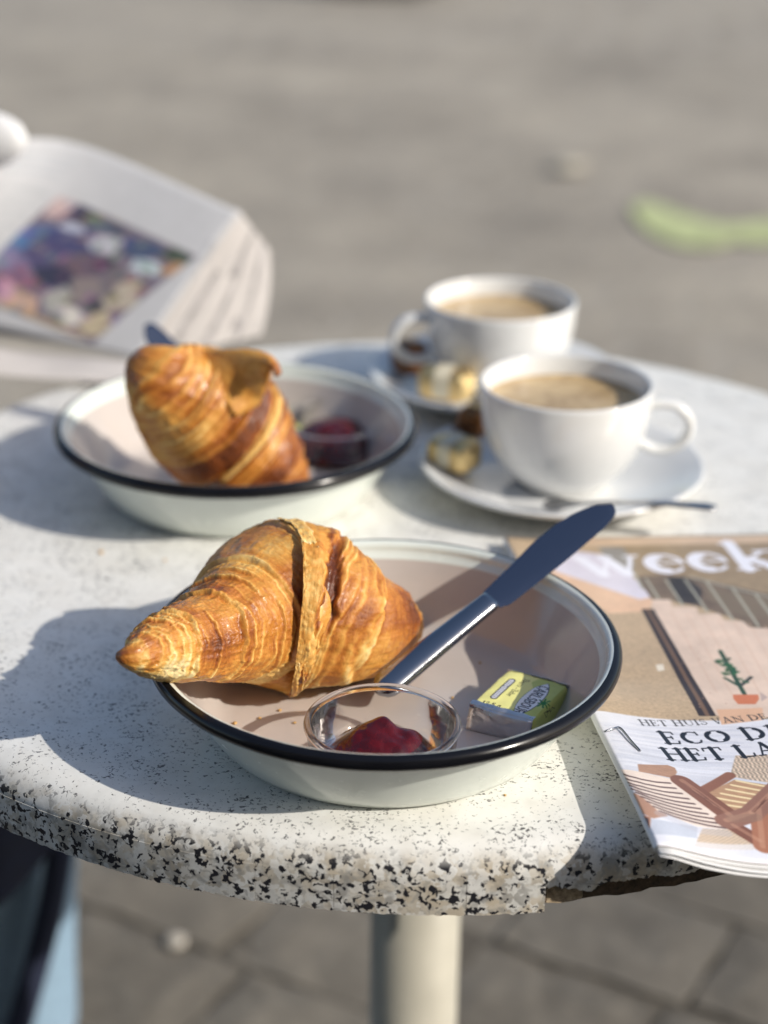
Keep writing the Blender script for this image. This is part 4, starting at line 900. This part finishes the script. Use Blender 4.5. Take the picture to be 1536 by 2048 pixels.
cov.line(P8((1465, 800), (1500, 1120)), 9.5, rgb(172, 116, 88)); cov.line(P8((1195, 915), (1400, 850), (1700, 560)), 11, rgb(150, 108, 90))
# light along the upper side of the wooden arms, grain in the wood, soft shade below the loungers
for p_, q_, w_ in (((835, 580), (1225, 862), 3.2), ((1250, 942), (1470, 1072), 2.4), ((1195, 905), (1400, 840), 3.0), ((1400, 840), (1700, 550), 3.0), ((1458, 800), (1492, 1120), 2.6)): cov.line(P8(p_, q_), w_, rgb(206, 160, 132), .45)
for q in range(34):
    t, o_ = rng.random(), rng.normal(0, 9); A_, B_ = (np.array((835, 588)), np.array((1225, 870))) if q % 2 else (np.array((1400, 850)), np.array((1690, 570)))
    s_ = A_+(B_-A_)*t*.8+[0, o_]; cov.line([z8(*s_), z8(*(s_+(B_-A_)*.16))], .5, rgb(96, 58, 44), .5)
cov.line(P8((650, 850), (960, 985), (1200, 1010)), 5, rgb(186, 184, 194), .35); cov.line(P8((1240, 890), (1440, 880)), 6, rgb(150, 120, 100), .4)
# soft photographic print: slight blur, broad tonal drift, grain
yy_, xx_ = np.mgrid[0:cov.H, 0:cov.W]
cov.a *= (1+.07*fbm(xx_[::4, ::4]/260., yy_[::4, ::4]/260., 0, 77, 3)).repeat(4, 0).repeat(4, 1)[:cov.H, :cov.W, None].astype(np.float32)
cov.blur(2, .02)
# lettering
inkk = rgb(26, 26, 32)
def headline(s, p0, p1, capmm, col=inkk, sp=.02, wm=1.0, adv=1.0):
    a, b_ = np.array(p0), np.array(p1); d = (b_-a)/np.linalg.norm(b_-a); n = np.array([-d[1], d[0]]); return text(cov, s, a, d*capmm*adv, n*capmm, SERIF, col, sp, wm)
def cap_at(lo, hi): return abs(hi[1]-lo[1])
headline('HET HUIS VAN DE', z8(500, 126), z8(1500, 78), cap_at(z8(500, 126), z8(500, 84)), rgb(52, 48, 48), .05, .85, 1.12)
headline('ECO DU', z8(700, 277), z8(1536, 232), cap_at(z8(740, 276), z8(740, 184)), inkk, .10, 1.1, 1.16)
headline('HET LANDEN', z8(715, 410), z8(1536, 370), cap_at(z8(760, 408), z8(760, 318)), inkk, .06, 1.1, 1.13)
hx = z7(478, 262); text(cov, 'weekend', hx, np.array([37., 1.4]), np.array([-1, 37.]), SERIF, rgb(240, 240, 250), .03, 1.0)
cover_m = cov.mat('magazine_cover_print', .36, .35, .10)
mag = thing('magazine', MB*[1, 1, 0]+[0, 0, .0005], 'glossy stapled lifestyle magazine lying at the right of the table, overhanging its edge', 'magazine')
uu = np.concatenate([np.linspace(0, .04, 26), np.linspace(.04, MW, 50)[1:]]); vv = np.linspace(0, ML, 90); UU, VV = np.meshgrid(uu, vv, indexing='ij')
o = mk('cover', page(UU, VV).reshape(-1, 3), grid_faces(len(uu), len(vv)), cover_m, mag, uv=np.column_stack([(UU/MW).ravel(), (VV/ML).ravel()])); solidify(o, .00018, -1)
uu2 = np.linspace(0.0004, MW, 40); vv2 = np.linspace(0, ML, 40); UU, VV = np.meshgrid(uu2, vv2, indexing='ij')
NP = 9
for k in range(NP):
    dk = .0006+.00052*k; g = rng.normal(0, .0004); sh_ = .0006*math.sin(k*1.3)
    P = page(UU, np.clip(VV, 0, ML), 0)
    hump = np.maximum(P[..., 2]-.0062, 0)
    P = P+np.array(mv)*(g-.0004*k+sh_)*1.0
    P[..., 2] -= dk*(.55+.45*np.minimum(1, UU/.02))+.00025*np.sin(UU*60+k)*(1-VV/ML)
    pgo = mk('page', P.reshape(-1, 3), grid_faces(40, 40), M['paper'] if k % 3 else M['paper2'], mag); solidify(pgo, .00016, -1)
# rounded spine fold, two staples
sv_ = np.linspace(0, ML, 60); V = []; ths = np.linspace(0, 1, 7)
for v in sv_:
    P0 = page(np.array(0.), np.array(v))
    for t in ths: V.append(P0-mu*(.0014*math.sin(math.pi*t))-np.array([0, 0, .0030*t]))
mk('spine', np.array(V), grid_faces(60, 7)[:, ::-1], M['paper'], mag)
def staple(v):
    pts = [page(np.array(.0012), np.array(v+.004))+[0, 0, .0004], page(np.array(.006), np.array(v+.006))+[0, 0, .0012], page(np.array(.010), np.array(v+.0075))+[0, 0, .0015], page(np.array(.0125), np.array(v-.004))+[0, 0, .0012], page(np.array(.015), np.array(v-.012))+[0, 0, .0006]]
    Vv, Ff = tube(smooth_path(pts, 5), .00062, 8); mk('staple', Vv, Ff, M['steel'], mag)
sv = pg(1228, 1466)[1]/1000; staple(sv-.004); staple(sv+.17)
# ------------------------------------------------------------------ coffee cups, saucers, spoon, sweets
def coffee_mat():
    m, nt, b = new_mat('coffee_crema'); v = objvec(nt)
    w = noise_n(nt, 45, 4, .6, v, 1.5)
    nt.links.new(ramp(nt, w, [(.30, (.30, .19, .085)), (.5, (.50, .355, .18)), (.7, (.60, .45, .25))]), b.inputs['Base Color']); b.inputs['Roughness'].default_value = .18
    bump(nt, b, noise_n(nt, 500, 2, .5, v), .12, .0006); return m
M['coffee'] = coffee_mat()
def saucer(c, label):
    V, Fc, _ = lathe([(0, .0022), (.040, .0022), (.0435, .0002), (.046, .0002), (.049, .0022), (.062, .0058), (.080, .0125), (.0930, .0195), (.0947, .0212), (.0948, .0222), (.0938, .0228), (.0915, .0222), (.079, .0158), (.062, .0090), (.046, .0058), (.034, .0050), (0, .0050)], c, 112)
    return tag(mk('saucer', V, Fc, M['porcelain'], loc=c), label, 'saucer', 'saucers under the coffee cups')
def cup(c, hang, label):
    k = thing('coffee_cup', c, label, 'cup', 'white cups of coffee')
    V, Fc, _ = lathe([(0, .0018), (.0255, .0018), (.027, .0001), (.0292, .0003), (.0305, .0020), (.0325, .0045), (.0375, .0092), (.0445, .0168), (.0505, .0275), (.0545, .0410), (.0563, .0550), (.0571, .0680), (.0570, .0697), (.0562, .0706), (.0550, .0704), (.0542, .0690), (.0532, .0560), (.0512, .0420), (.0470, .0290), (.0380, .0170), (.0240, .0100), (0, .0085)], c, 112)
    mk('body', V, Fc, M['porcelain'], k)
    V, Fc, _ = lathe([(0, .0560), (.030, .0560), (.0505, .0560), (.0525, .0564), (.0531, .0570)], c, 96); mk('coffee', V, Fc, M['coffee'], k)
    a = math.radians(hang); d = np.array([math.cos(a), math.sin(a), 0]); zz = np.array([0, 0, 1.])
    P = smooth_path([c+d*r+zz*z for r, z in ((.0535, .0555), (.0610, .0585), (.0730, .0570), (.0815, .0480), (.0810, .0370), (.0730, .0285), (.0610, .0260), (.0510, .0300))], 6)
    T = np.gradient(P, axis=0); T /= np.linalg.norm(T, axis=1)[:, None]; side = np.cross(zz, d); n = 16; V = []
    for p, t in zip(P, T):
        nn = np.cross(t, side)
        for q in range(n):
            al = 2*math.pi*q/n; V.append(p+side*math.cos(al)*.0058+nn*math.sin(al)*.0036)
    mk('handle', np.array(V), [tuple(f) for f in grid_faces(len(P), n, True)], M['porcelain'], k)
C1 = np.array([.119, 1.118, 0.]); C2 = np.array([.086, 1.303, 0.]); zs = np.array([0, 0, .0052])
saucer(C1+[-.001, -.004, 0], 'white saucer under the nearer coffee cup, with a spoon on it'); saucer(C2+[-.004, -.006, 0], 'white saucer under the coffee cup farther back, partly hidden')
cup(C1+zs, -6, 'nearer white coffee cup with its handle to the right'); cup(C2+zs, 192, 'farther white coffee cup with its handle to the left')
# spoon
pts = smooth_path([at(1085, 1013, .0170), at(1120, 1009, .0185), at(1180, 1006, .0215), at(1260, 1005, .0245), at(1350, 1008, .0260), at(1433, 1015, .0262)], 8)
T = np.gradient(pts, axis=0); T /= np.linalg.norm(T, axis=1)[:, None]; k = len(pts); V = []
wd = np.interp(np.linspace(0, 1, k), [0, .04, .10, .20, .27, .35, .6, .85, .96, 1], [.0012, .0060, .0092, .0096, .0058, .0022, .0024, .0044, .0050, .0030])
dip = np.interp(np.linspace(0, 1, k), [0, .10, .2, .3, 1], [0, .0030, .0028, .0004, 0])
for p, t, w_, dd in zip(pts, T, wd, dip):
    sd2 = np.cross(t, [0, 0, 1]); sd2 /= np.linalg.norm(sd2); nn = np.cross(sd2, t)
    for q in np.linspace(-1, 1, 9): V.append(p+sd2*w_*q+nn*(-dd*(1-q*q)+.0006*(1-q*q)))
sp = mk('teaspoon', np.array(V), [tuple(f) for f in grid_faces(k, 9)], M['spoon']); solidify(sp, .0011, 0)
tag(sp, 'small steel teaspoon lying on the front of the nearer saucer', 'spoon')
def sweet(c, ax, L, Wd, Hh, mats, label, seed, ends=True):
    s_ = thing('wrapped_chocolate', [c[0], c[1], c[2]], label, 'chocolate', 'wrapped chocolates on the saucers')
    a = math.radians(ax); d = np.array([math.cos(a), math.sin(a), 0]); e = np.array([-d[1], d[0], 0]); zz = np.array([0, 0, 1.])
    n, m = 26, 30; V = []
    for i in range(n):
        t = i/(n-1)*2-1; f = (1-abs(t)**5)**.35
        for j in range(m):
            al = 2*math.pi*j/m; x = np.sign(math.cos(al))*abs(math.cos(al))**.55*Wd*f; z = np.sign(math.sin(al))*abs(math.sin(al))**.55*Hh*f
            nz = .0011*float(fbm(t*3+seed, math.cos(al)*2.2, math.sin(al)*2.2, seed, 3)); V.append(c+d*t*L+e*(x+nz)+zz*(Hh+z+nz))
    mk('wrapper', np.array(V), [tuple(f) for f in grid_faces(n, m, True)]+[tuple(range(m)), tuple(range((n-1)*m, n*m))[::-1]], mats[0], s_)
    V = []
    for i in range(12):
        al = math.pi*(-.12+1.24*i/11)
        for t in (-.30, .30): x = np.sign(math.cos(al))*abs(math.cos(al))**.55*(Wd+.0006); z = np.sign(math.sin(al))*abs(math.sin(al))**.55*(Hh+.0009); V.append(c+d*t*L+e*x+zz*(Hh+z))
    mk('paper_band', np.array(V), [tuple(f) for f in grid_faces(12, 2)], mats[1], s_)
    if ends:
        for sg in (-1, 1):
            V = []; 
            for i in range(5):
                for j in range(9): V.append(c+d*sg*(L*.97+i*.0022)+e*((j/8*2-1)*Wd*(.45+.16*i))+zz*(Hh+.0016*math.sin(j*2.4+i)))
            mk('twisted_end', np.array(V), [tuple(f) for f in grid_faces(5, 9)], mats[0], s_)
M['brown_foil'] = metal('brown_foil', (.30, .13, .05), .3, .7, 170); M['cream_wrap'] = simple('cream_wrapper', (.72, .66, .50), .35, var=.08, bmp=.3)
M['brown_wrap'] = simple('brown_wrapper', (.17, .075, .03), .35, var=.3, bmp=.3)
sweet(at(908, 948, .012)*[1, 1, 0]+[0, .004, .0150], -38, .0175, .0130, .0105, (M['gold'], M['cream_wrap']), 'gold foil-wrapped chocolate on the left of the nearer saucer', 4, False)
sweet(at(952, 880, .012)*[1, 1, 0]+[0, .006, .0150], 60, .014, .010, .010, (M['brown_foil'], M['gold']), 'brown foil-wrapped chocolate tucked between the nearer cup and the gold one', 5)
sweet(at(820, 757, .014)*[1, 1, 0]+[0, .010, .0150], 20, .014, .0135, .0125, (M['brown_wrap'], M['brown_foil']), 'dark brown wrapped chocolate on the left of the farther saucer', 6, False)
sweet(at(893, 808, .014)*[1, 1, 0]+[0, .008, .0150], -20, .021, .0135, .0120, (M['gold'], M['cream_wrap']), 'gold chocolate with a broad cream band, on the front of the farther saucer', 7, False)

# ------------------------------------------------------------------ newspaper
M['news_print_shade'] = simple('shaded_printed_newsprint', (.34, .32, .32), .85, var=.35, vscale=70)  # darker pages: print, plus the dark gaps in the stack put into colour
NC = dict(tl=at(-170, 345, .155), tm=at(110, 278, .155), tr=at(482, 424, .108), br=at(276, 716, .006), bl=at(-330, 590, .030))
def sheet_pts(n, m, k):
    U_, V_ = np.meshgrid(np.linspace(0, 1, n), np.linspace(0, 1, m), indexing='ij')
    bot = NC['bl']+(NC['br']-NC['bl'])*U_[..., None]
    t = smooth_path([NC['tl'], NC['tm'], NC['tr']], 60); L_ = np.concatenate([[0], np.cumsum(np.linalg.norm(np.diff(t, axis=0), axis=1))]); L_ /= L_[-1]
    top = np.stack([np.interp(U_, L_, t[:, q]) for q in range(3)], -1); P = bot+(top-bot)*V_[..., None]
    nrm = np.cross(NC['br']-NC['bl'], NC['tr']-NC['br']); nrm /= np.linalg.norm(nrm); nrm = nrm if nrm[1] < 0 else -nrm
    P = P+nrm*(.006*np.sin(np.pi*V_)*np.sin(np.pi*np.clip(U_*1.1, 0, 1))+.003*np.sin(U_*7+1)*np.sin(V_*3))[..., None]
    if k:
        A = at(482, 692, .006)-NC['br']; B = at(522, 468, .092)-NC['tr']; f = k/15
        P = P-nrm*(.0019*k)+(U_**5*f)[..., None]*((1-V_)[..., None]*A+V_[..., None]*B)+np.array([.009, -.002, 0])*f*(U_**6*np.sin(np.pi*np.clip(.12+.88*V_, 0, 1)))[..., None]
        P = P+(.0020*np.sin(V_*4+k*2.1)*U_**2)[..., None]*nrm
    P[..., 2] = np.maximum(P[..., 2], .0015+.0004*k)
    return P, U_, V_
G_, GU, GV = sheet_pts(160, 120, 0); gd = (G_-[0, 0, CAMH])@FW; GX = 768+F*((G_-[0, 0, CAMH])@RT)/gd; GY = 1024-F*((G_-[0, 0, CAMH])@UP)/gd
def nuv(px, py):
    q = np.argmin((GX-px)**2+(GY-py)**2); return GU.ravel()[q]*300, GV.ravel()[q]*200
NS = Sheet(300, 200, 2.6, rgb(186, 187, 191))
qd = [np.array(nuv(*p)) for p in ((118, 392), (392, 512), (186, 688), (-74, 590))]          # printed photo: top left, top right, bottom right, bottom left
def Q(x, y): return (qd[3]*(1-x)+qd[2]*x)*(1-y)+(qd[0]*(1-x)+qd[1]*x)*y
for q in range(9):
    for x0 in (-.62, -.30):
        a_, b_ = Q(x0, .98-q*.11), Q(x0+.25, .98-q*.11); NS.line([a_, b_], 2.2, rgb(150, 156, 162), .75)
for q in range(3): NS.line([Q(-.5, 1.16+q*.08), Q(-.1, 1.16+q*.08)], 2.6, rgb(168, 173, 180), .7)
NS.poly([Q(.95, 1.18), Q(1.42, 1.12), Q(1.38, .72), Q(1.10, .78)], rgb(158, 160, 166), .55)  # grey patch: shading of the top right fold drawn into the print
NS.poly([Q(0, 0), Q(1, 0), Q(1, 1), Q(0, 1)], rgb(112, 102, 116))
def nb(x, y, w_, h_, c_, a=.9):
    pts = []
    for t in np.linspace(0, 6.28, 22)[:-1]: pts.append(Q(min(max(x+w_*math.cos(t)*(1+.25*math.sin(3*t+x*9)), 0), 1), min(max(y+h_*math.sin(t)*(1+.2*math.cos(2*t+y*7)), 0), 1)))
    g_ = np.mean(c_); NS.poly(pts, rgb(*[g_+.6*(q_-g_) for q_ in c_]), a)
for args in ((.05, .55, .12, .12, (40, 110, 190)), (.12, .66, .10, .10, (60, 90, 160)), (.07, .92, .08, .14, (206, 170, 168)), (.2, .93, .08, .10, (48, 50, 90)), (.30, .93, .06, .05, (110, 150, 70)), (.42, .92, .12, .07, (70, 80, 110)), (.30, .70, .18, .14, (54, 58, 128)), (.24, .80, .08, .05, (170, 180, 210)), (.50, .78, .10, .10, (186, 186, 204)), (.70, .86, .12, .12, (48, 74, 126)), (.82, .72, .10, .10, (176, 196, 214)), (.90, .93, .09, .08, (58, 80, 60)), (.97, .82, .05, .09, (206, 136, 72)),
             (.25, .5, .18, .12, (66, 60, 124)), (.5, .52, .16, .12, (104, 78, 106)), (.42, .38, .16, .08, (36, 44, 86)), (.10, .36, .12, .10, (110, 100, 160)), (.24, .28, .12, .09, (150, 80, 120)), (.22, .13, .11, .10, (210, 140, 172)), (.40, .10, .10, .09, (222, 165, 125)), (.55, .22, .08, .12, (170, 170, 160)), (.66, .38, .12, .10, (140, 124, 122)), (.78, .54, .10, .12, (112, 102, 116)), (.88, .42, .10, .16, (186, 170, 144)), (.72, .14, .12, .08, (222, 216, 200)), (.9, .16, .10, .12, (200, 178, 130)), (.08, .10, .08, .10, (60, 80, 150)), (.6, .62, .06, .06, (40, 40, 60)), (.8, .28, .06, .06, (60, 60, 80)), (.5, .03, .5, .025, (190, 160, 110))): nb(*args)
for q in range(110): nb(rng.random(), rng.random(), .012+.03*rng.random(), .012+.03*rng.random(), rng.integers(40, 190, 3)*np.array([1, .90, 1.0]), .5)
NS.blur(7, .02)
news_m = NS.mat('newspaper_print', .8, 0)
npp = thing('newspaper', at(200, 715, .003), 'thick folded newspaper with a colour photo, propped up at the back left of the table', 'newspaper')
for k in range(16):
    P, U_, V_ = sheet_pts(60, 30, k)
    if k == 0: o = mk('front_page', P.reshape(-1, 3), grid_faces(60, 30), news_m, npp, uv=np.column_stack([U_.ravel(), V_.ravel()]))
    else: o = mk('page', P.reshape(-1, 3), grid_faces(60, 30), M['news'] if k % 4 else M['news_print_shade'], npp)
    solidify(o, .0003, 0)
# rolled-over page at the far left, and the loose lower fold on the table
P = []
c0 = at(-52, 282, .165); a0 = np.array([.80, -.25, .10]); a0 /= np.linalg.norm(a0)
for i in range(30):
    t = i/29; r = .027*math.sqrt(max(0, 1-max(0, (t-.55)/.45)**2))
    for j in range(24):
        al = 2*math.pi*j/24; P.append(c0+a0*(-.10+.148*t)+np.array([-.1*math.cos(al)*r, math.cos(al)*r*.8, math.sin(al)*r]))
o = mk('curled_page', np.array(P), grid_faces(30, 24, True), M['paper'], npp)
P = []
q0, q1, q2, q3 = at(-120, 690, .010), at(262, 722, .004), at(282, 770, .0035), at(-140, 742, .014)
for i in range(24):
    for j in range(10):
        u, v = i/23, j/9; p = (q0*(1-u)+q1*u)*(1-v)+(q3*(1-u)+q2*u)*v; p = p+[0, 0, .011*math.sin(math.pi*v)*(1-u)**.7+.002*math.sin(u*9)*math.sin(v*3)]; P.append(p)
o = mk('lower_fold', np.array(P), grid_faces(24, 10), M['news'], npp); solidify(o, .0006, 0)

# ------------------------------------------------------------------ crumbs
CR_L = ['pastry crumb on the bare table top, left of the farther dish', 'largest pastry crumb below the croissant in the nearest dish', 'pastry crumb below the middle of the nearest croissant', 'small pastry crumb just left of the nearest jam glass', 'pastry crumb beside the knife handle in the nearest dish',
        'tiny pastry crumb between jam glass and butter', 'pastry crumb close under the nearest croissant', 'pastry crumb on the table left of the nearest croissant', 'pastry crumb on the table in front of the nearest dish', 'tiny pastry crumb above the butter portion']
for k, (px, py, z, r) in enumerate(((202, 1104, 0, .0016), (470, 1446, .0036, .0013), (520, 1436, .0036, .0010), (590, 1445, .0036, .0009), (850, 1330, .0036, .0012), (905, 1395, .0036, .0008), (560, 1420, .0036, .0010), (330, 1120, 0, .0010), (1010, 1590, 0, .0008), (960, 1325, .0036, .0008))):
    p = at(px, py, z+r*.5); V, Fc = crumple(p, r, 20+k, .6, 6, 8, .5)
    tag(mk('crumb', V, Fc, M['crumb'] if 'crumb' in M else M.setdefault('crumb', simple('crumb', (.55, .34, .13), .7)), smooth=False), CR_L[k], 'crumb', 'pastry crumbs')

# ------------------------------------------------------------------ person seated at the left behind the table, and the chair
def skin(name, nodes, links, mat, parent, root=0, k=2):
    me = bpy.data.meshes.new(name); b0 = wloc(parent)
    me.from_pydata([tuple(np.array(p)-b0) for p, r in nodes], links, []); me.materials.append(mat)
    o = link_mesh(name, me, parent); sk = o.modifiers.new('skin', 'SKIN'); sk.use_smooth_shade = True
    for i, (p, r) in enumerate(nodes):
        sv = me.skin_vertices[0].data[i]; sv.radius = (r, r) if np.ndim(r) == 0 else tuple(r); sv.use_root = i == root
    subsurf(o, k); return o
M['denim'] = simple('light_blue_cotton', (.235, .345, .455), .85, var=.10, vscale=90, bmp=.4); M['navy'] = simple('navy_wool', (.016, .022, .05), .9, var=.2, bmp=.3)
M['skin'] = simple('skin', (.55, .33, .24), .5, var=.05, Subsurface_Weight=.1); M['hair'] = simple('dark_hair', (.035, .022, .014), .6, var=.3, vscale=200); M['shoe'] = simple('white_shoe', (.6, .6, .58), .6)
per = thing('person', (-.74, 1.34, GZ), 'person in light blue trousers and navy coat, with shadow pieces added on one leg, seated left of the table', 'person')
hipA, hipB = (-.74, 1.44, -.24), (-.74, 1.24, -.24)
knA, knB = (-.322, 1.365, -.215), (-.40, 1.165, -.215); anA, anB = (-.348, 1.345, -.655), (-.56, 1.15, -.655)
# one continuous body
body = [((-.74, 1.34, -.20), .13), ((-.755, 1.34, .02), .125), ((-.765, 1.34, .20), (.15, .11)), ((-.76, 1.34, .315), .075), ((-.745, 1.34, .39), .052), ((-.735, 1.34, .46), (.078, .088)), ((-.735, 1.34, .555), (.070, .080)),
        (hipA, .085), (knA, .058), (anA, .038), ((-.27, 1.335, -.70), .030), ((-.20, 1.335, -.712), .026),
        (hipB, .085), (knB, .058), (anB, .038), ((-.46, 1.15, -.70), .032), ((-.39, 1.15, -.712), .026),
        ((-.765, 1.51, .24), .052), ((-.70, 1.56, -.02), .042), ((-.50, 1.52, .055), .026), ((-.455, 1.51, .065), (.036, .020)),
        ((-.765, 1.17, .24), .052), ((-.74, 1.10, -.03), .042), ((-.55, 1.18, -.135), .026), ((-.50, 1.19, -.145), (.036, .020))]
lk = [(0, 1), (1, 2), (2, 3), (3, 4), (4, 5), (5, 6), (0, 7), (7, 8), (8, 9), (9, 10), (10, 11), (0, 12), (12, 13), (13, 14), (14, 15), (15, 16), (2, 17), (17, 18), (18, 19), (19, 20), (2, 21), (21, 22), (22, 23), (23, 24)]
for h0, sgn, hx, zz_ in ((20, 1, -.455, .065), (24, -1, -.50, -.145)):
    y0 = body[h0][0][1]
    for q, (dy, ln) in enumerate(((.024, .048), (.008, .056), (-.008, .052), (-.022, .042))):
        i0 = len(body); body += [((hx+.030, y0+dy, zz_), .0088), ((hx+.030+ln*.55, y0+dy*1.05, zz_-.006), .0082), ((hx+.030+ln, y0+dy*1.05, zz_-.020), .0072)]; lk += [(h0, i0), (i0, i0+1), (i0+1, i0+2)]
    i0 = len(body); body += [((hx+.012, y0+.040, zz_-.002), .0095), ((hx+.042, y0+.050, zz_-.010), .0085)]; lk += [(h0, i0), (i0, i0+1)]
skin('body', body, lk, M['skin'], per)
skin('top', [((-.742, 1.34, -.19), .150), ((-.757, 1.34, .02), .143), ((-.768, 1.34, .20), (.168, .125)), ((-.762, 1.34, .30), .078), ((-.768, 1.515, .24), .066), ((-.702, 1.562, -.02), .056), ((-.56, 1.533, .038), .041), ((-.768, 1.165, .24), .066), ((-.742, 1.096, -.03), .056), ((-.61, 1.155, -.105), .041)],
     [(0, 1), (1, 2), (2, 3), (2, 4), (4, 5), (5, 6), (2, 7), (7, 8), (8, 9)], M['navy'], per)
def lerp(a, b, t): return tuple(np.array(a)*(1-t)+np.array(b)*t)
skin('trousers', [((-.742, 1.34, -.235), .135), (hipA, .105), (lerp(hipA, knA, .6), .092), (knA, .082), (lerp(knA, anA, .35), .072), (lerp(knA, anA, .75), .068), (lerp(knA, anA, 1.09), .074), (hipB, .105), (lerp(hipB, knB, .6), .092), (knB, .082), (lerp(knB, anB, .35), .072), (lerp(knB, anB, .75), .068), (lerp(knB, anB, 1.09), .074)],
     [(0, 1), (1, 2), (2, 3), (3, 4), (4, 5), (5, 6), (0, 7), (7, 8), (8, 9), (9, 10), (10, 11), (11, 12)], M['denim'], per)
for (x, y) in ((-.285, 1.335), (-.47, 1.15)):
    skin('shoe', [((x-.09, y, -.692), (.042, .044)), ((x-.02, y, -.705), (.042, .034)), ((x+.065, y, -.714), (.040, .024)), ((x+.10, y, -.716), (.030, .020))], [(0, 1), (1, 2), (2, 3)], M['shoe'], per)
skin('hair', [((-.765, 1.34, .46), (.075, .080)), ((-.760, 1.34, .545), (.080, .085)), ((-.735, 1.34, .585), (.066, .076))], [(0, 1), (1, 2)], M['hair'], per)
# navy band and panel, standing in for pole and table shadow on the leg
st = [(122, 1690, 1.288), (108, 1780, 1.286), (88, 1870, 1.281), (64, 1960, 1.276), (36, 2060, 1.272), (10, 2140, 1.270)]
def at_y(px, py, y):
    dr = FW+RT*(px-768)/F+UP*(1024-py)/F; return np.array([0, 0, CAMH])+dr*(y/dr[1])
V, Fc = tube(smooth_path([at_y(*q) for q in st], 6), .0115, 12); mk('shadow_band', V, Fc, M['navy'], per)
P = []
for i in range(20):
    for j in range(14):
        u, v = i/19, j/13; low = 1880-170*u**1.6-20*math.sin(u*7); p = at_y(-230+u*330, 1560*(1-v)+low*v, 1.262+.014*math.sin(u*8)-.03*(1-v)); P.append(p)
o = mk('shadow_panel', np.array(P), grid_faces(20, 14), M['navy'], per); solidify(o, .006, 0)
for sy in (-1, 1):
    V, Fc = crumple(np.array([-.664, 1.34+sy*.030, .505]), .009, 1, 1, 8, 10, 0); mk('eye', V, Fc, simple('eye', (.6, .58, .55), .2) if sy < 0 else bpy.data.materials['eye'], per)
    V, Fc = crumple(np.array([-.735, 1.34+sy*.080, .495]), .020, 2, 1.4, 8, 10, .1); mk('ear', V, Fc, M['skin'], per)
skin('nose', [((-.668, 1.34, .505), .009), ((-.655, 1.34, .480), .011), ((-.648, 1.34, .468), .010)], [(0, 1), (1, 2)], M['skin'], per)
V, Fc = tube([(-.662, 1.318, .440), (-.655, 1.34, .438), (-.662, 1.362, .440)], .0055, 8); mk('mouth', V, Fc, simple('lips', (.45, .16, .14), .4), per)
ch = thing('chair', (-.78, 1.34, GZ), 'dark slatted bistro chair under the person seated at the left', 'chair')
M['chair'] = simple('dark_chair_wood', (.06, .045, .035), .5, var=.2)
for q in range(6): V, Fc = box_vf((-.93+q*.07, 1.34, -.352), (.029, 0, 0), (0, .20, 0), (0, 0, .008)); bevel(mk('seat_slat', V, Fc, M['chair'], ch, smooth=False), .003)
for sx in (-.95, -.58):
    for sy in (-.18, .18):
        V, Fc = tube([(sx, 1.34+sy, GZ), (sx-.0, 1.34+sy, -.36)], .014, 10); mk('leg', V, Fc, M['chair'], ch)
for sy in (-.18, .18): V, Fc = tube([(-.95, 1.34+sy, -.36), (-1.02, 1.34+sy, .10)], .013, 10); mk('back_post', V, Fc, M['chair'], ch)
for z in (-.10, 0, .08): V, Fc = box_vf((-.985-.15*z*.5, 1.34, z), (.008, 0, 0), (0, .19, 0), (0, 0, .028)); bevel(mk('back_slat', V, Fc, M['chair'], ch, smooth=False), .003)

# ------------------------------------------------------------------ cafe front behind the camera: unseen, added to block open sky and darken the cup fronts
cf = thing('added_cafe_front', (0, -2.6, GZ), 'unseen plastered cafe front with windows and a door, added behind the camera to block sky', 'building')
M['plaster'] = simple('pale_plaster', (.42, .38, .32), .9, var=.08, vscale=2, bmp=.3); M['win'] = simple('dark_window_glass', (.02, .025, .028), .08); M['frame'] = simple('dark_window_frame', (.05, .05, .045), .5)
def bx(nm, x0, x1, y0, y1, z0, z1, m): V, Fc = box_vf(((x0+x1)/2, (y0+y1)/2, GZ+(z0+z1)/2), ((x1-x0)/2, 0, 0), (0, (y1-y0)/2, 0), (0, 0, (z1-z0)/2)); return mk(nm, V, Fc, m, cf, smooth=False)
xs = [-7.0, -5.6, -4.4, -3.0, -1.8, -.6, .6, 1.8, 3.0, 4.4, 5.6, 7.0]
bx('wall', -7, 7, -2.95, -2.65, 2.5, 4.6, M['plaster'])
for q in range(0, 11, 2): bx('wall_pier', xs[q], xs[q+1], -2.95, -2.65, 0, 2.5, M['plaster'])
for q in range(1, 11, 2):
    if q == 5: bx('door', xs[q]+.02, xs[q+1]-.02, -2.86, -2.80, .02, 2.49, M['frame']); bx('door_pane', xs[q]+.15, xs[q+1]-.15, -2.80, -2.79, .5, 2.3, M['win'])
    else:
        bx('window_sill', xs[q], xs[q+1], -2.95, -2.60, 0, .5, M['plaster']); bx('window', xs[q]+.06, xs[q+1]-.06, -2.82, -2.80, .56, 2.44, M['win'])
        for z0, z1 in ((.5, .56), (2.44, 2.5), (1.75, 1.80)): bx('window_frame', xs[q], xs[q+1], -2.84, -2.78, z0, z1, M['frame'])
